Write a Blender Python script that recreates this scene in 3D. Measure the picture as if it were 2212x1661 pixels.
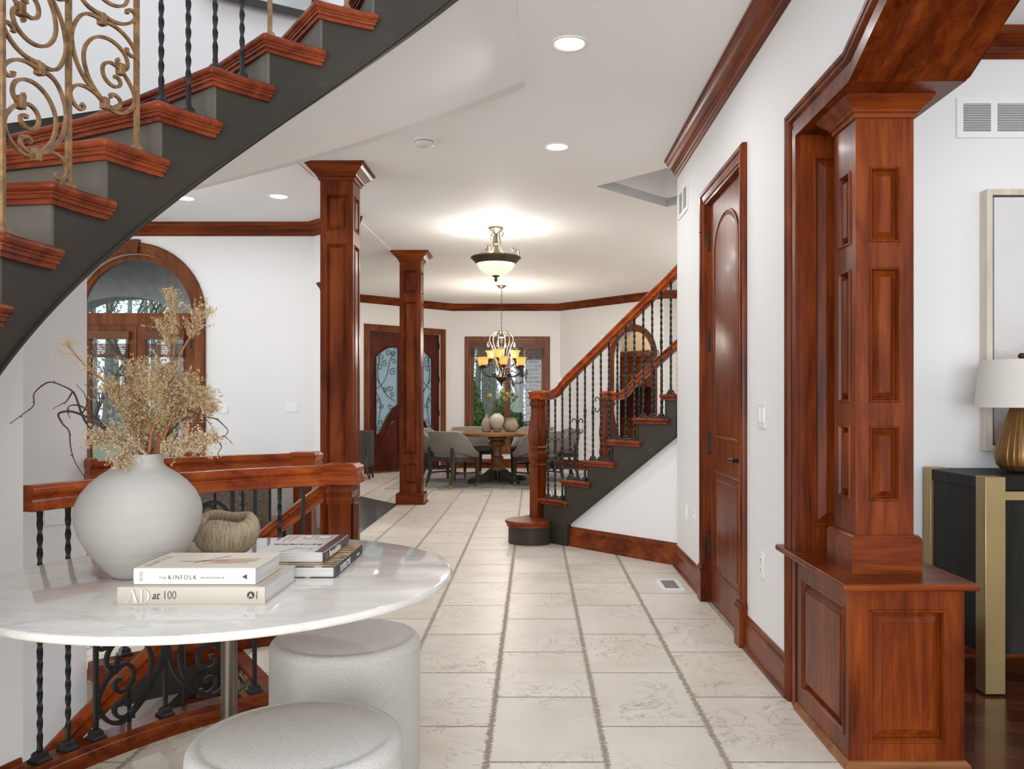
import bpy, bmesh, math, random
from mathutils import Vector, Matrix, noise

for _o in list(bpy.data.objects):
    bpy.data.objects.remove(_o, do_unlink=True)
SC = bpy.context.scene
COL = SC.collection
R = math.radians
PI = math.pi

# ------------------------------------------------------------------ camera
FPX, CX, CY, EYE = 1785.0, 1153.0, 866.0, 1.22     # focal length and horizon of the photograph (2212 x 1661)
cam_data = bpy.data.cameras.new('camera')
cam_data.sensor_fit = 'HORIZONTAL'
cam_data.sensor_width = 36.0
cam_data.lens = 36.0 * FPX / 2212.0
cam_data.shift_x = (1106.0 - CX) / 2212.0
cam_data.shift_y = (CY - 830.5) / 2212.0
cam_data.clip_start = 0.05
cam_data.clip_end = 200
cam = bpy.data.objects.new('camera', cam_data)
COL.objects.link(cam)
cam.location = (0, 0, EYE)
cam.rotation_euler = (PI / 2, 0, 0)
SC.camera = cam

# ------------------------------------------------------------------ world, exposure
SC.view_settings.view_transform = 'Standard'
SC.view_settings.look = 'None'
SC.view_settings.gamma = 1.0
SC.view_settings.use_curve_mapping = False
SC.view_settings.exposure = 0.32
w = bpy.data.worlds.new('sky')
SC.world = w
w.use_nodes = True
bg = w.node_tree.nodes['Background']
bg.inputs[0].default_value = (0.86, 0.93, 1.0, 1)
bg.inputs[1].default_value = 0.95
SC.cycles.max_bounces = 10
SC.cycles.diffuse_bounces = 8
SC.cycles.glossy_bounces = 4
SC.cycles.transmission_bounces = 6
SC.cycles.transparent_max_bounces = 12
SC.cycles.sample_clamp_indirect = 6.0
SC.cycles.caustics_reflective = False
SC.cycles.caustics_refractive = False
SC.cycles.use_denoising = True

def lamp(name, kind, loc, power, color=(1, 1, 1), size=0.2, size_y=None, rot=(0, 0, 0), parent=None, spread=None, shape=None):
    d = bpy.data.lights.new(name, kind)
    d.energy = power
    d.color = color
    if kind == 'AREA':
        d.shape = shape or ('RECTANGLE' if size_y else 'DISK')
        d.size = size
        if size_y:
            d.size_y = size_y
        if spread:
            d.spread = spread
    else:
        d.shadow_soft_size = size
    o = bpy.data.objects.new(name, d)
    COL.objects.link(o)
    o.location = loc
    o.rotation_euler = rot
    if parent:
        o.parent = parent
        o.location = Vector(loc) - parent.location
    return o

# added fill lamps behind the camera and in the side room; windows only assumed
WARM = (1.0, 0.93, 0.84)
NEUT = (0.975, 0.988, 1.0)
lamp('foyer_fill_light', 'AREA', (-0.8, -5.0, 1.5), 400, (0.965, 0.985, 1.0), 7.0, 3.0, (R(100), 0, 0))
# added unseen area lamps shining up, only there to brighten the ceiling
lamp('left_room_ceiling_fill', 'AREA', (-3.75, 5.1, 1.75), 28, (1.0, 0.98, 0.95), 0.35, rot=(R(180), R(-18), 0))
lamp('back_hall_ceiling_fill', 'AREA', (3.0, 9.2, 1.75), 20, (1.0, 0.98, 0.95), 0.35, rot=(R(180), R(20), 0))
lamp('side_room_fill_light', 'AREA', (5.8, 0.6, 1.2), 6, (0.97, 0.985, 1.0), 3.0, 2.2, (0, R(90), 0))
lamp('left_room_fill_light', 'AREA', (-7.9, 5.2, 1.15), 46, (0.97, 0.985, 1.0), 2.2, 4.0, (0, R(-90), 0))  # added side fill for the hall ceiling; its window is only assumed

# ------------------------------------------------------------------ numbers shared by both curved staircases
C0 = Vector((-0.13, 2.055))
STEP, RISE = 9.55, 0.175
def arc(th, r):
    a = R(th)
    return Vector((C0.x - r * math.sin(a), C0.y + r * math.cos(a)))
def arc3(th, r, z):
    p = arc(th, r)
    return Vector((p.x, p.y, z))
def at(px, py, Y):
    return Vector(((px - CX) * Y / FPX, Y, EYE - (py - CY) * Y / FPX))
def th_px(px, r):
    k = (px - CX) / FPX
    lo, hi = -30.0, 120.0
    for _ in range(50):
        m = (lo + hi) / 2
        p = arc(m, r)
        if p.x / p.y > k:
            lo = m
        else:
            hi = m
    return (lo + hi) / 2

# ------------------------------------------------------------------ mesh helpers
def new():
    return bmesh.new()
def tag(o, label=None, cat=None, group=None, kind=None):
    if label: o['label'] = label
    if cat: o['category'] = cat
    if group: o['group'] = group
    if kind: o['kind'] = kind
    return o
def obj(name, bm, m, parent=None, smooth=35, bevel=0.0, seg=2, recalc=True):
    if recalc:
        bmesh.ops.recalc_face_normals(bm, faces=bm.faces[:])
    me = bpy.data.meshes.new(name)
    bm.to_mesh(me)
    bm.free()
    for mm in (m if isinstance(m, (list, tuple)) else [m]):
        me.materials.append(mm)
    if smooth:
        me.shade_smooth()
        me.set_sharp_from_angle(angle=R(smooth))
    o = bpy.data.objects.new(name, me)
    COL.objects.link(o)
    if parent is not None:
        o.parent = parent
        o.matrix_parent_inverse = Matrix.Translation(-parent.location)
    if bevel:
        b = o.modifiers.new('bevel', 'BEVEL')
        b.width = bevel
        b.segments = seg
        b.limit_method = 'ANGLE'
        b.angle_limit = R(40)
    return o
def thing(name, label, cat, loc=(0, 0, 0), group=None):
    o = bpy.data.objects.new(name, None)
    COL.objects.link(o)
    o.empty_display_size = 0.1
    o.location = loc
    return tag(o, label, cat, group)
def struct(name, bm, m, parent=None, **k):
    o = obj(name, bm, m, parent, **k)
    if parent is None:
        o['kind'] = 'structure'
    return o
def sthing(name, loc=(0, 0, 0)):
    o = bpy.data.objects.new(name, None)
    COL.objects.link(o)
    o.location = loc
    o['kind'] = 'structure'
    return o
def copy_tree(o, parent=None):
    c = o.copy()
    COL.objects.link(c)
    if parent is not None:
        c.parent = parent
    for ch in list(o.children):
        copy_tree(ch, c)
    return c
def box(bm, x0, y0, z0, x1, y1, z1, M=None, mi=0):
    vs = []
    for z in (z0, z1):
        for x, y in ((x0, y0), (x1, y0), (x1, y1), (x0, y1)):
            v = Vector((x, y, z))
            vs.append(bm.verts.new(M @ v if M else v))
    for f in ((0, 3, 2, 1), (4, 5, 6, 7), (0, 1, 5, 4), (1, 2, 6, 5), (2, 3, 7, 6), (3, 0, 4, 7)):
        fc = bm.faces.new([vs[i] for i in f])
        fc.material_index = mi
    return vs
def rings(bm, loops, cap0=True, cap1=True, closed=True, mi=0):
    prev = None
    allr = []
    for L in loops:
        r = [bm.verts.new(p) for p in L]
        if prev:
            n = len(r)
            for i in range(n if closed else n - 1):
                j = (i + 1) % n
                f = bm.faces.new((prev[i], prev[j], r[j], r[i]))
                f.material_index = mi
        prev = r
        allr.append(r)
    if cap0 and len(allr[0]) > 2:
        bm.faces.new(allr[0][::-1]).material_index = mi
    if cap1 and len(prev) > 2:
        bm.faces.new(prev).material_index = mi
    return allr
def lathe(bm, prof, seg=32, c=(0, 0, 0), rot=0.0, square=False, M=None, cap0=True, cap1=True, mi=0):
    c = Vector(c)
    loops = []
    if square:
        seg, k, rot = 4, math.sqrt(2), rot + PI / 4
    else:
        k = 1.0
    for r, z in prof:
        L = []
        for i in range(seg):
            a = rot + 2 * PI * i / seg
            p = Vector((max(r, 1e-5) * k * math.cos(a), max(r, 1e-5) * k * math.sin(a), z))
            L.append((M @ p if M else p) + c)
        loops.append(L)
    return rings(bm, loops, cap0, cap1, mi=mi)
def catmull(pts, n=6):
    P = [Vector(p) for p in pts]
    if len(P) < 3:
        return P
    out = []
    for i in range(len(P) - 1):
        p0, p1, p2, p3 = P[max(i - 1, 0)], P[i], P[i + 1], P[min(i + 2, len(P) - 1)]
        for k in range(n):
            t = k / n
            out.append(0.5 * ((2 * p1) + (p2 - p0) * t + (2 * p0 - 5 * p1 + 4 * p2 - p3) * t * t + (3 * p1 - p0 - 3 * p2 + p3) * t * t * t))
    out.append(P[-1])
    return out
def tube(bm, pts, r, seg=6, rot=0.0, flat=1.0, ref=None, mi=0, cap=True):
    """a round or (seg=4) square bar along pts; r a number or one per point"""
    P = [Vector(p) for p in pts]
    n = len(P)
    T = []
    for i in range(n):
        t = P[min(i + 1, n - 1)] - P[max(i - 1, 0)]
        if t.length < 1e-9:
            t = Vector((0, 0, 1))
        T.append(t.normalized())
    a = Vector(ref) if ref else (Vector((0, 0, 1)) if abs(T[0].z) < 0.9 else Vector((1, 0, 0)))
    loops = []
    N = (a - T[0] * a.dot(T[0])).normalized()
    for i in range(n):
        if ref:
            N = (a - T[i] * a.dot(T[i]))
            N = N.normalized() if N.length > 1e-6 else Vector((1, 0, 0))
        else:
            N = N - T[i] * N.dot(T[i])
            N = N.normalized() if N.length > 1e-6 else T[i].orthogonal().normalized()
        Bn = T[i].cross(N)
        rr = r[i] if isinstance(r, (list, tuple)) else r
        loops.append([P[i] + (N * math.cos(rot + 2 * PI * k / seg) + Bn * math.sin(rot + 2 * PI * k / seg) * flat) * rr for k in range(seg)])
    rings(bm, loops, cap, cap, mi=mi)
def sweep(bm, prof, path, closed=False, caps=True, mi=0):
    """profile (side, up) along a path; side is to the right of travel, up is +Z; corners are mitred"""
    P = [Vector(p) for p in path]
    n = len(P)
    loops = []
    for i in range(n):
        if closed:
            d0, d1 = P[i] - P[i - 1], P[(i + 1) % n] - P[i]
        else:
            d0 = P[i] - P[i - 1] if i else P[1] - P[0]
            d1 = P[i + 1] - P[i] if i < n - 1 else P[-1] - P[-2]
        a, b = Vector((d0.x, d0.y, 0)), Vector((d1.x, d1.y, 0))
        a = a.normalized() if a.length > 1e-7 else (b.normalized() if b.length > 1e-7 else Vector((1, 0, 0)))
        b = b.normalized() if b.length > 1e-7 else a
        t = (a + b)
        t = t.normalized() if t.length > 1e-5 else a
        s = Vector((t.y, -t.x, 0))
        k = 1.0 / max(0.3, t.dot(a))
        loops.append([P[i] + s * (q[0] * k) + Vector((0, 0, q[1])) for q in prof])
    if closed:
        loops.append(loops[0])
        rings(bm, loops, False, False, mi=mi)
        bmesh.ops.remove_doubles(bm, verts=bm.verts[:], dist=1e-5)
    else:
        rings(bm, loops, caps, caps, mi=mi)
def prism(bm, poly, vec, mi=0):
    vec = Vector(vec)
    A = [bm.verts.new(Vector(p)) for p in poly]
    Bv = [bm.verts.new(Vector(p) + vec) for p in poly]
    n = len(A)
    bm.faces.new(A[::-1]).material_index = mi
    bm.faces.new(Bv).material_index = mi
    for i in range(n):
        j = (i + 1) % n
        bm.faces.new((A[i], A[j], Bv[j], Bv[i])).material_index = mi
def holed(bm, outer, holes, M, thick):
    """a plate with openings: 2-D outlines filled, mapped through M and given thickness along M's z"""
    es = []
    for L in [outer] + list(holes):
        vs = [bm.verts.new(M @ Vector((p[0], p[1], 0))) for p in L]
        for i in range(len(vs)):
            es.append(bm.edges.new((vs[i], vs[(i + 1) % len(vs)])))
    nrm = (M.to_3x3() @ Vector((0, 0, 1))).normalized()
    r = bmesh.ops.triangle_fill(bm, edges=es, use_beauty=True, use_dissolve=False, normal=nrm)
    fs = [f for f in r['geom'] if isinstance(f, bmesh.types.BMFace)]
    if thick:
        e = bmesh.ops.extrude_face_region(bm, geom=fs)
        vv = [v for v in e['geom'] if isinstance(v, bmesh.types.BMVert)]
        bmesh.ops.translate(bm, verts=vv, vec=nrm * thick)
def frame_m(O, U, V):
    U, V = Vector(U).normalized(), Vector(V).normalized()
    N = U.cross(V)
    M = Matrix.Identity(4)
    for i in range(3):
        M[i][0], M[i][1], M[i][2], M[i][3] = U[i], V[i], N[i], O[i]
    return M
RAISED = [(0, 0), (0.003, 0.004), (0.007, 0.004), (0.011, -0.004), (0.013, -0.014), (0.015, -0.014), (0.034, -0.001), (0.0345, 0.0005)]
def scaled(rg, k, d=1.0):
    return [(a * k, b * d) for a, b in rg]
def panel_face(bm, M, W, H, panels, rg=RAISED):
    """a flat face W x H in M's xy-plane with raised-and-fielded panels let into it (x0, y0, x1, y1)"""
    xs = sorted(set([0, W] + [p[0] for p in panels] + [p[2] for p in panels]))
    ys = sorted(set([0, H] + [p[1] for p in panels] + [p[3] for p in panels]))
    vc = {}
    def V(x, y, z=0.0):
        k = (round(x, 5), round(y, 5), round(z, 5))
        if k not in vc:
            vc[k] = bm.verts.new(M @ Vector((x, y, z)))
        return vc[k]
    for i in range(len(xs) - 1):
        for j in range(len(ys) - 1):
            cx_, cy_ = (xs[i] + xs[i + 1]) / 2, (ys[j] + ys[j + 1]) / 2
            if any(p[0] < cx_ < p[2] and p[1] < cy_ < p[3] for p in panels):
                continue
            bm.faces.new((V(xs[i], ys[j]), V(xs[i + 1], ys[j]), V(xs[i + 1], ys[j + 1]), V(xs[i], ys[j + 1])))
    for x0, y0, x1, y1 in panels:
        prev = None
        for ins, dep in rg:
            q = [V(x0 + ins, y0 + ins, dep), V(x1 - ins, y0 + ins, dep), V(x1 - ins, y1 - ins, dep), V(x0 + ins, y1 - ins, dep)]
            if prev:
                for a in range(4):
                    b = (a + 1) % 4
                    if len({prev[a], prev[b], q[b], q[a]}) == 4:
                        bm.faces.new((prev[a], prev[b], q[b], q[a]))
            prev = q
        # split-grid edges of the opening are kept: the first ring uses the corner points only
        bm.faces.new(prev)
def text(name, body, size, M, m, parent, shear=0.0, space=1.0, align='LEFT', depth=0.0003, xscale=1.0, weight=0.0):
    cu = bpy.data.curves.new(name, 'FONT')
    cu.body = body
    cu.size = size
    cu.shear = shear
    cu.space_character = space
    cu.align_x = align
    cu.extrude = depth
    cu.offset = weight
    cu.resolution_u = 3
    t = bpy.data.objects.new(name + '_tmp', cu)
    COL.objects.link(t)
    dg = bpy.context.evaluated_depsgraph_get()
    me = bpy.data.meshes.new_from_object(t.evaluated_get(dg))
    bpy.data.objects.remove(t, do_unlink=True)
    me.name = name
    S = Matrix.Diagonal((xscale, 1, 1, 1))
    me.transform(M @ S)
    me.materials.clear()
    me.materials.append(m)
    o = bpy.data.objects.new(name, me)
    COL.objects.link(o)
    if parent is not None:
        o.parent = parent
        o.matrix_parent_inverse = Matrix.Translation(-parent.location)
    return o

# ------------------------------------------------------------------ materials
class NT:
    def __init__(s, name):
        s.m = bpy.data.materials.new(name)
        s.m.use_nodes = True
        s.t = s.m.node_tree
        s.b = s.t.nodes['Principled BSDF']
        s.tc = None
    def n(s, typ, **k):
        x = s.t.nodes.new(typ)
        for a, v in k.items():
            setattr(x, a, v)
        return x
    def l(s, a, b):
        s.t.links.new(a, b)
    def obj(s):
        if s.tc is None:
            s.tc = s.n('ShaderNodeTexCoord')
        return s.tc.outputs['Object']
    def mapped(s, scale=(1, 1, 1), rot=(0, 0, 0), loc=(0, 0, 0), src=None):
        mp = s.n('ShaderNodeMapping')
        mp.inputs['Scale'].default_value = scale
        mp.inputs['Rotation'].default_value = rot
        mp.inputs['Location'].default_value = loc
        s.l(src or s.obj(), mp.inputs[0])
        return mp.outputs[0]
    def noise(s, vec, scale, detail=4, rough=0.55, dist=0.0):
        x = s.n('ShaderNodeTexNoise')
        x.inputs['Scale'].default_value = scale
        x.inputs['Detail'].default_value = detail
        x.inputs['Roughness'].default_value = rough
        x.inputs['Distortion'].default_value = dist
        if vec is not None:
            s.l(vec, x.inputs['Vector'])
        return x.outputs['Fac']
    def ramp(s, fac, stops, interp='LINEAR'):
        x = s.n('ShaderNodeValToRGB')
        e = x.color_ramp.elements
        x.color_ramp.interpolation = interp
        while len(e) < len(stops):
            e.new(0.5)
        for k, (p, c) in enumerate(stops):
            e[k].position = p
            e[k].color = (c[0], c[1], c[2], 1) if not isinstance(c, (int, float)) else (c, c, c, 1)
        s.l(fac, x.inputs[0])
        return x.outputs[0]
    def math(s, op, a, b=None, c=None, clamp=False):
        x = s.n('ShaderNodeMath', operation=op)
        x.use_clamp = clamp
        for i, v in enumerate((a, b, c)):
            if v is None:
                continue
            if isinstance(v, (int, float)):
                x.inputs[i].default_value = v
            else:
                s.l(v, x.inputs[i])
        return x.outputs[0]
    def mix(s, fac, a, b, blend='MIX'):
        x = s.n('ShaderNodeMix', data_type='RGBA', blend_type=blend)
        for sock, v in ((x.inputs[0], fac), (x.inputs[6], a), (x.inputs[7], b)):
            if isinstance(v, (int, float)):
                sock.default_value = v
            elif isinstance(v, tuple):
                sock.default_value = (v[0], v[1], v[2], 1)
            else:
                s.l(v, sock)
        return x.outputs[2]
    def bump(s, height, strength=0.2, dist=0.01):
        x = s.n('ShaderNodeBump')
        x.inputs['Strength'].default_value = strength
        x.inputs['Distance'].default_value = dist
        s.l(height, x.inputs['Height'])
        s.l(x.outputs[0], s.b.inputs['Normal'])
    def set(s, color=None, rough=None, metal=None, coat=None, spec=None):
        for nm, v in (('Base Color', color), ('Roughness', rough), ('Metallic', metal), ('Coat Weight', coat), ('Specular IOR Level', spec)):
            if v is None:
                continue
            if isinstance(v, tuple):
                s.b.inputs[nm].default_value = (v[0], v[1], v[2], 1)
            elif isinstance(v, (int, float)):
                s.b.inputs[nm].default_value = v
            else:
                s.l(v, s.b.inputs[nm])
        return s

def plain(name, c, rough=0.5, metal=0.0, var=0.0, vscale=6.0, bump=0.0, bscale=80, coat=0.0, c2=None, spec=None, bdist=0.004):
    t = NT(name)
    t.set(c, rough, metal, coat or None, spec)
    if var or c2:
        c2 = c2 or tuple(max(0, x * (1 - var)) for x in c)
        t.set(t.ramp(t.noise(t.obj(), vscale, 5, 0.6), [(0.3, c), (0.7, c2)]))
    if bump:
        t.bump(t.noise(t.obj(), bscale, 3, 0.6), bump, bdist)
    return t.m

def wood(name, axis, dark, mid, light, rough=0.3, coat=0.05, fine=34.0, along=1.6):
    t = NT(name)
    sc = [fine * 0.35] * 3
    sc['xyz'.index(axis)] = along
    v = t.mapped(tuple(sc))
    n1 = t.noise(v, 1.0, 6, 0.62, 0.6)
    sc2 = [fine * 3.2] * 3
    sc2['xyz'.index(axis)] = 4.0
    n2 = t.noise(t.mapped(tuple(sc2)), 1.0, 3, 0.7)
    big = t.noise(t.obj(), 2.3, 2, 0.5)
    f = t.math('ADD', t.math('MULTIPLY', n1, 0.62), t.math('ADD', t.math('MULTIPLY', n2, 0.2), t.math('MULTIPLY', big, 0.2)))
    t.set(t.ramp(f, [(0.37, dark), (0.5, mid), (0.63, light)]), rough, coat=coat)
    t.b.inputs['Coat Roughness'].default_value = 0.12
    t.b.inputs['Specular IOR Level'].default_value = 0.16 if coat else 0.12
    t.bump(n2, 0.04, 0.002)
    return t.m

CH = ((0.048, 0.0072, 0.0014), (0.132, 0.0225, 0.0034), (0.235, 0.050, 0.0075))
WZ = wood('cherry_wood_upright', 'z', *CH)
WX = wood('cherry_wood_crosswise', 'x', *CH)
WY = wood('cherry_wood_lengthwise', 'y', *CH)
CR = ((0.11, 0.015, 0.002), (0.29, 0.046, 0.0055), (0.44, 0.095, 0.012))
RAILW = wood('cherry_rail_wood', 'x', *CR, rough=0.24, coat=0.14)
TREADW = wood('red_oak_tread_wood', 'x', (0.060, 0.010, 0.0035), (0.16, 0.027, 0.008), (0.27, 0.055, 0.016), rough=0.36, coat=0.06)
MAHOG = wood('mahogany_door_wood', 'z', (0.035, 0.007, 0.005), (0.075, 0.014, 0.009), (0.12, 0.024, 0.013), rough=0.3)
CASEW = wood('stained_casing_wood', 'z', (0.075, 0.018, 0.005), (0.15, 0.042, 0.012), (0.22, 0.068, 0.02), rough=0.3)
TABLEW = wood('dining_table_wood', 'x', (0.12, 0.045, 0.018), (0.22, 0.09, 0.036), (0.30, 0.13, 0.055), rough=0.3)
GREYW = wood('weathered_leg_wood', 'z', (0.035, 0.028, 0.022), (0.06, 0.05, 0.04), (0.09, 0.075, 0.06), rough=0.5, coat=0.0)
PALEOAK = wood('pale_frame_wood', 'z', (0.52, 0.45, 0.36), (0.62, 0.55, 0.46), (0.70, 0.64, 0.56), rough=0.5, coat=0.0)
DARKW = wood('black_stained_oak', 'z', (0.009, 0.008, 0.007), (0.017, 0.015, 0.013), (0.027, 0.024, 0.021), rough=0.5, coat=0.0)
CABGREY = wood('grey_cabinet_wood', 'z', (0.045, 0.045, 0.042), (0.075, 0.075, 0.072), (0.11, 0.11, 0.105), rough=0.55, coat=0.0)

WALLM = plain('white_wall_paint', (0.79, 0.78, 0.77), 0.55, bump=0.03, bscale=180)
CEILM = plain('white_ceiling_paint', (0.90, 0.90, 0.90), 0.7)
BEIGEM = plain('beige_stairwell_paint', (0.60, 0.53, 0.45), 0.6)
TRIMWHITE = plain('white_enamel', (0.82, 0.82, 0.80), 0.35)
PLASTIC = plain('white_plastic', (0.84, 0.83, 0.81), 0.3)
SLOTM = plain('dark_slot', (0.05, 0.05, 0.05), 0.6)
t = NT('charcoal_stair_paint')
sc_ = t.ramp(t.noise(t.mapped((5, 5, 9)), 1.0, 6, 0.72, 1.2), [(0.60, 0), (0.78, 1)])
t.set(t.mix(t.math('MULTIPLY', sc_, 0.5), t.ramp(t.noise(t.obj(), 3.0, 3), [(0.3, (0.030, 0.024, 0.017)), (0.7, (0.042, 0.034, 0.0245))]), (0.085, 0.074, 0.06)), 0.5, spec=0.3)
BLACKP = t.m
RISERP = plain('grey_riser_paint', (0.105, 0.09, 0.07), 0.6, c2=(0.135, 0.117, 0.092), vscale=5.0, spec=0.3)
IRON = plain('black_wrought_iron', (0.014, 0.0135, 0.013), 0.42, 0.35, bump=0.25, bscale=160, c2=(0.022, 0.021, 0.02), vscale=30)
GOLD = plain('antique_bronze_iron', (0.38, 0.205, 0.085), 0.5, 0.2, c2=(0.12, 0.066, 0.03), vscale=34, bump=0.2, bscale=120)
COPPER = plain('aged_copper_scroll', (0.085, 0.05, 0.03), 0.4, 0.6, var=0.5, vscale=25)
BRASS = plain('brushed_brass', (0.42, 0.30, 0.13), 0.36, 0.85, c2=(0.36, 0.26, 0.12), vscale=5)
BRONZE = plain('dark_bronze', (0.12, 0.092, 0.06), 0.4, 0.7, var=0.5, vscale=30, bump=0.2, bscale=70)
SILVERB = plain('antique_silver_bronze', (0.22, 0.18, 0.13), 0.4, 0.75, c2=(0.10, 0.08, 0.055), vscale=40)
LAMPB = plain('hammered_amber_bronze', (0.26, 0.135, 0.04), 0.38, 0.65, c2=(0.16, 0.08, 0.024), vscale=12)
STEEL = plain('bronze_table_post', (0.16, 0.13, 0.10), 0.35, 0.8, var=0.25, vscale=8)
HINGE = plain('oil_rubbed_hinge', (0.03, 0.024, 0.02), 0.4, 0.7)

# plaster vase with faint throwing rings
t = NT('white_plaster')
tc = t.obj()
zr = t.mapped((0.6, 0.6, 34.0))
n = t.noise(zr, 1.0, 4, 0.65, 0.4)
t.set(t.ramp(t.noise(t.mapped((3, 3, 16)), 1.0, 4, 0.6), [(0.3, (0.44, 0.41, 0.37)), (0.7, (0.50, 0.47, 0.43))]), 0.75)
t.bump(n, 0.35, 0.006)
PLASTER = t.m

# carrara marble top
t = NT('white_marble')
warp = t.noise(t.mapped((2.2, 3.4, 2)), 1.0, 5, 0.6)
v = t.n('ShaderNodeMixRGB'); v.inputs[0].default_value = 0.35
t.l(t.mapped((3.0, 7.5, 3.0), (0, 0, 0.15)), v.inputs[1]); t.l(t.noise(t.mapped((2.5, 2.5, 2.5)), 1.0, 4), v.inputs[2])
vein = t.noise(v.outputs[0], 1.3, 8, 0.68, 1.6)
vm = t.ramp(vein, [(0.47, 0), (0.5, 1), (0.53, 0)])
spots = t.ramp(t.noise(t.mapped((1.8, 3.0, 2)), 1.0, 2), [(0.45, 0), (0.7, 1)])
f1 = t.math('MULTIPLY', vm, spots)
base = t.ramp(t.noise(t.mapped((4, 10, 4)), 1.0, 6, 0.6, 0.8), [(0.3, (0.66, 0.61, 0.55)), (0.55, (0.77, 0.73, 0.675)), (0.75, (0.82, 0.79, 0.745))])
t.set(t.mix(t.math('MULTIPLY', f1, 0.55), base, (0.42, 0.40, 0.37)), 0.07)
MARBLE = t.m

# tumbled travertine in staggered courses running away from the camera
def travertine():
    t = NT('travertine_tiles')
    sp = t.n('ShaderNodeSeparateXYZ')
    t.l(t.obj(), sp.inputs[0])
    X, Y = sp.outputs[0], sp.outputs[1]
    TW, TL = 0.4065, 0.6115
    chip = t.noise(t.mapped((38, 120, 1)), 1.0, 3, 0.75)
    chip2 = t.noise(t.mapped((9, 26, 1)), 1.0, 2, 0.6)
    jag = t.math('ADD', t.math('MULTIPLY', t.math('SUBTRACT', chip, 0.5), 0.055), t.math('MULTIPLY', t.math('SUBTRACT', chip2, 0.5), 0.010))
    u = t.math('DIVIDE', t.math('ADD', X, 0.159 + TW * 20), TW)
    row = t.math('FLOOR', u)
    fu = t.math('FRACT', u)
    odd = t.math('MODULO', row, 2.0)
    v = t.math('ADD', t.math('DIVIDE', t.math('ADD', Y, -3.098 + TL * 20), TL), t.math('MULTIPLY', t.math('SUBTRACT', 1.0, odd), 0.5))
    col = t.math('FLOOR', v)
    fv = t.math('FRACT', v)
    du = t.math('MULTIPLY', t.math('SUBTRACT', 0.5, t.math('ABSOLUTE', t.math('SUBTRACT', fu, 0.5))), TW)
    dv = t.math('MULTIPLY', t.math('SUBTRACT', 0.5, t.math('ABSOLUTE', t.math('SUBTRACT', fv, 0.5))), TL)
    chipb = t.noise(t.mapped((110, 30, 1)), 1.0, 3, 0.7)
    gu = t.ramp(t.math('ADD', t.math('SUBTRACT', du, 0.0085), jag), [(0.0, 1), (0.003, 0)])
    gv = t.ramp(t.math('ADD', t.math('SUBTRACT', dv, 0.0034), t.math('MULTIPLY', t.math('SUBTRACT', chipb, 0.5), 0.016)), [(0.0, 1), (0.0022, 0)])
    g = t.math('MAXIMUM', gu, gv)
    cell = t.n('ShaderNodeCombineXYZ')
    t.l(row, cell.inputs[0]); t.l(col, cell.inputs[1])
    wn = t.n('ShaderNodeTexWhiteNoise', noise_dimensions='2D')
    t.l(cell.outputs[0], wn.inputs['Vector'])
    off = t.n('ShaderNodeVectorMath', operation='SCALE')
    t.l(wn.outputs['Color'], off.inputs[0]); off.inputs['Scale'].default_value = 13.0
    vv = t.n('ShaderNodeVectorMath', operation='ADD')
    t.l(t.obj(), vv.inputs[0]); t.l(off.outputs[0], vv.inputs[1])
    cl = t.noise(vv.outputs[0], 3.2, 5, 0.6, 0.5)
    c = t.ramp(cl, [(0.3, (0.68, 0.61, 0.515)), (0.5, (0.755, 0.695, 0.605)), (0.72, (0.79, 0.745, 0.665))])
    vr = t.noise(vv.outputs[0], 5.5, 7, 0.62, 1.4)
    vm = t.ramp(vr, [(0.483, 0), (0.5, 1), (0.515, 0)])
    pat = t.ramp(t.noise(vv.outputs[0], 2.2, 2), [(0.42, 0), (0.62, 1)])
    c = t.mix(t.math('MULTIPLY', t.math('MULTIPLY', vm, pat), 0.85), c, (0.30, 0.225, 0.15))
    tone = t.math('ADD', 0.93, t.math('MULTIPLY', wn.outputs['Value'], 0.12))
    c = t.mix(1.0, c, t.ramp(tone, [(0, 0), (1, 1)]), 'MULTIPLY')
    c = t.mix(t.math('MULTIPLY', g, 0.85), c, t.ramp(chip, [(0.35, (0.19, 0.145, 0.095)), (0.65, (0.40, 0.335, 0.25))]))
    rough = t.math('ADD', 0.27, t.math('ADD', t.math('MULTIPLY', cl, 0.16), t.math('MULTIPLY', g, 0.4)))
    t.set(c, rough)
    h = t.math('ADD', t.math('MULTIPLY', g, -1.0), t.math('MULTIPLY', t.noise(vv.outputs[0], 26, 4, 0.7), 0.22))
    t.bump(h, 0.35, 0.006)
    return t.m
TRAV = travertine()

def planks(name, ang, wid, length, cols, rough=0.25):
    t = NT(name)
    v = t.mapped((1, 1, 1), (0, 0, ang))
    b = t.n('ShaderNodeTexBrick')
    b.offset = 0.37
    b.inputs['Scale'].default_value = 1.0
    b.inputs['Mortar Size'].default_value = 0.0012
    b.inputs['Brick Width'].default_value = length
    b.inputs['Row Height'].default_value = wid
    b.inputs['Color1'].default_value = (0, 0, 0, 1)
    b.inputs['Color2'].default_value = (1, 1, 1, 1)
    b.inputs['Mortar'].default_value = (0, 0, 0, 1)
    t.l(v, b.inputs['Vector'])
    g = t.noise(t.mapped((2.2, 46, 1), (0, 0, ang)), 1.0, 5, 0.65, 0.5)
    f = t.math('ADD', t.math('MULTIPLY', g, 0.55), t.math('MULTIPLY', b.outputs['Color'], 0.45))
    c = t.ramp(f, [(0.2, cols[0]), (0.5, cols[1]), (0.8, cols[2])])
    c = t.mix(b.outputs['Fac'], c, (0.01, 0.006, 0.004))
    t.set(c, rough, coat=0.3)
    return t.m
WALNUT = planks('walnut_plank_floor', R(28), 0.13, 1.1, ((0.035, 0.010, 0.006), (0.085, 0.026, 0.013), (0.17, 0.058, 0.028)))
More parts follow.
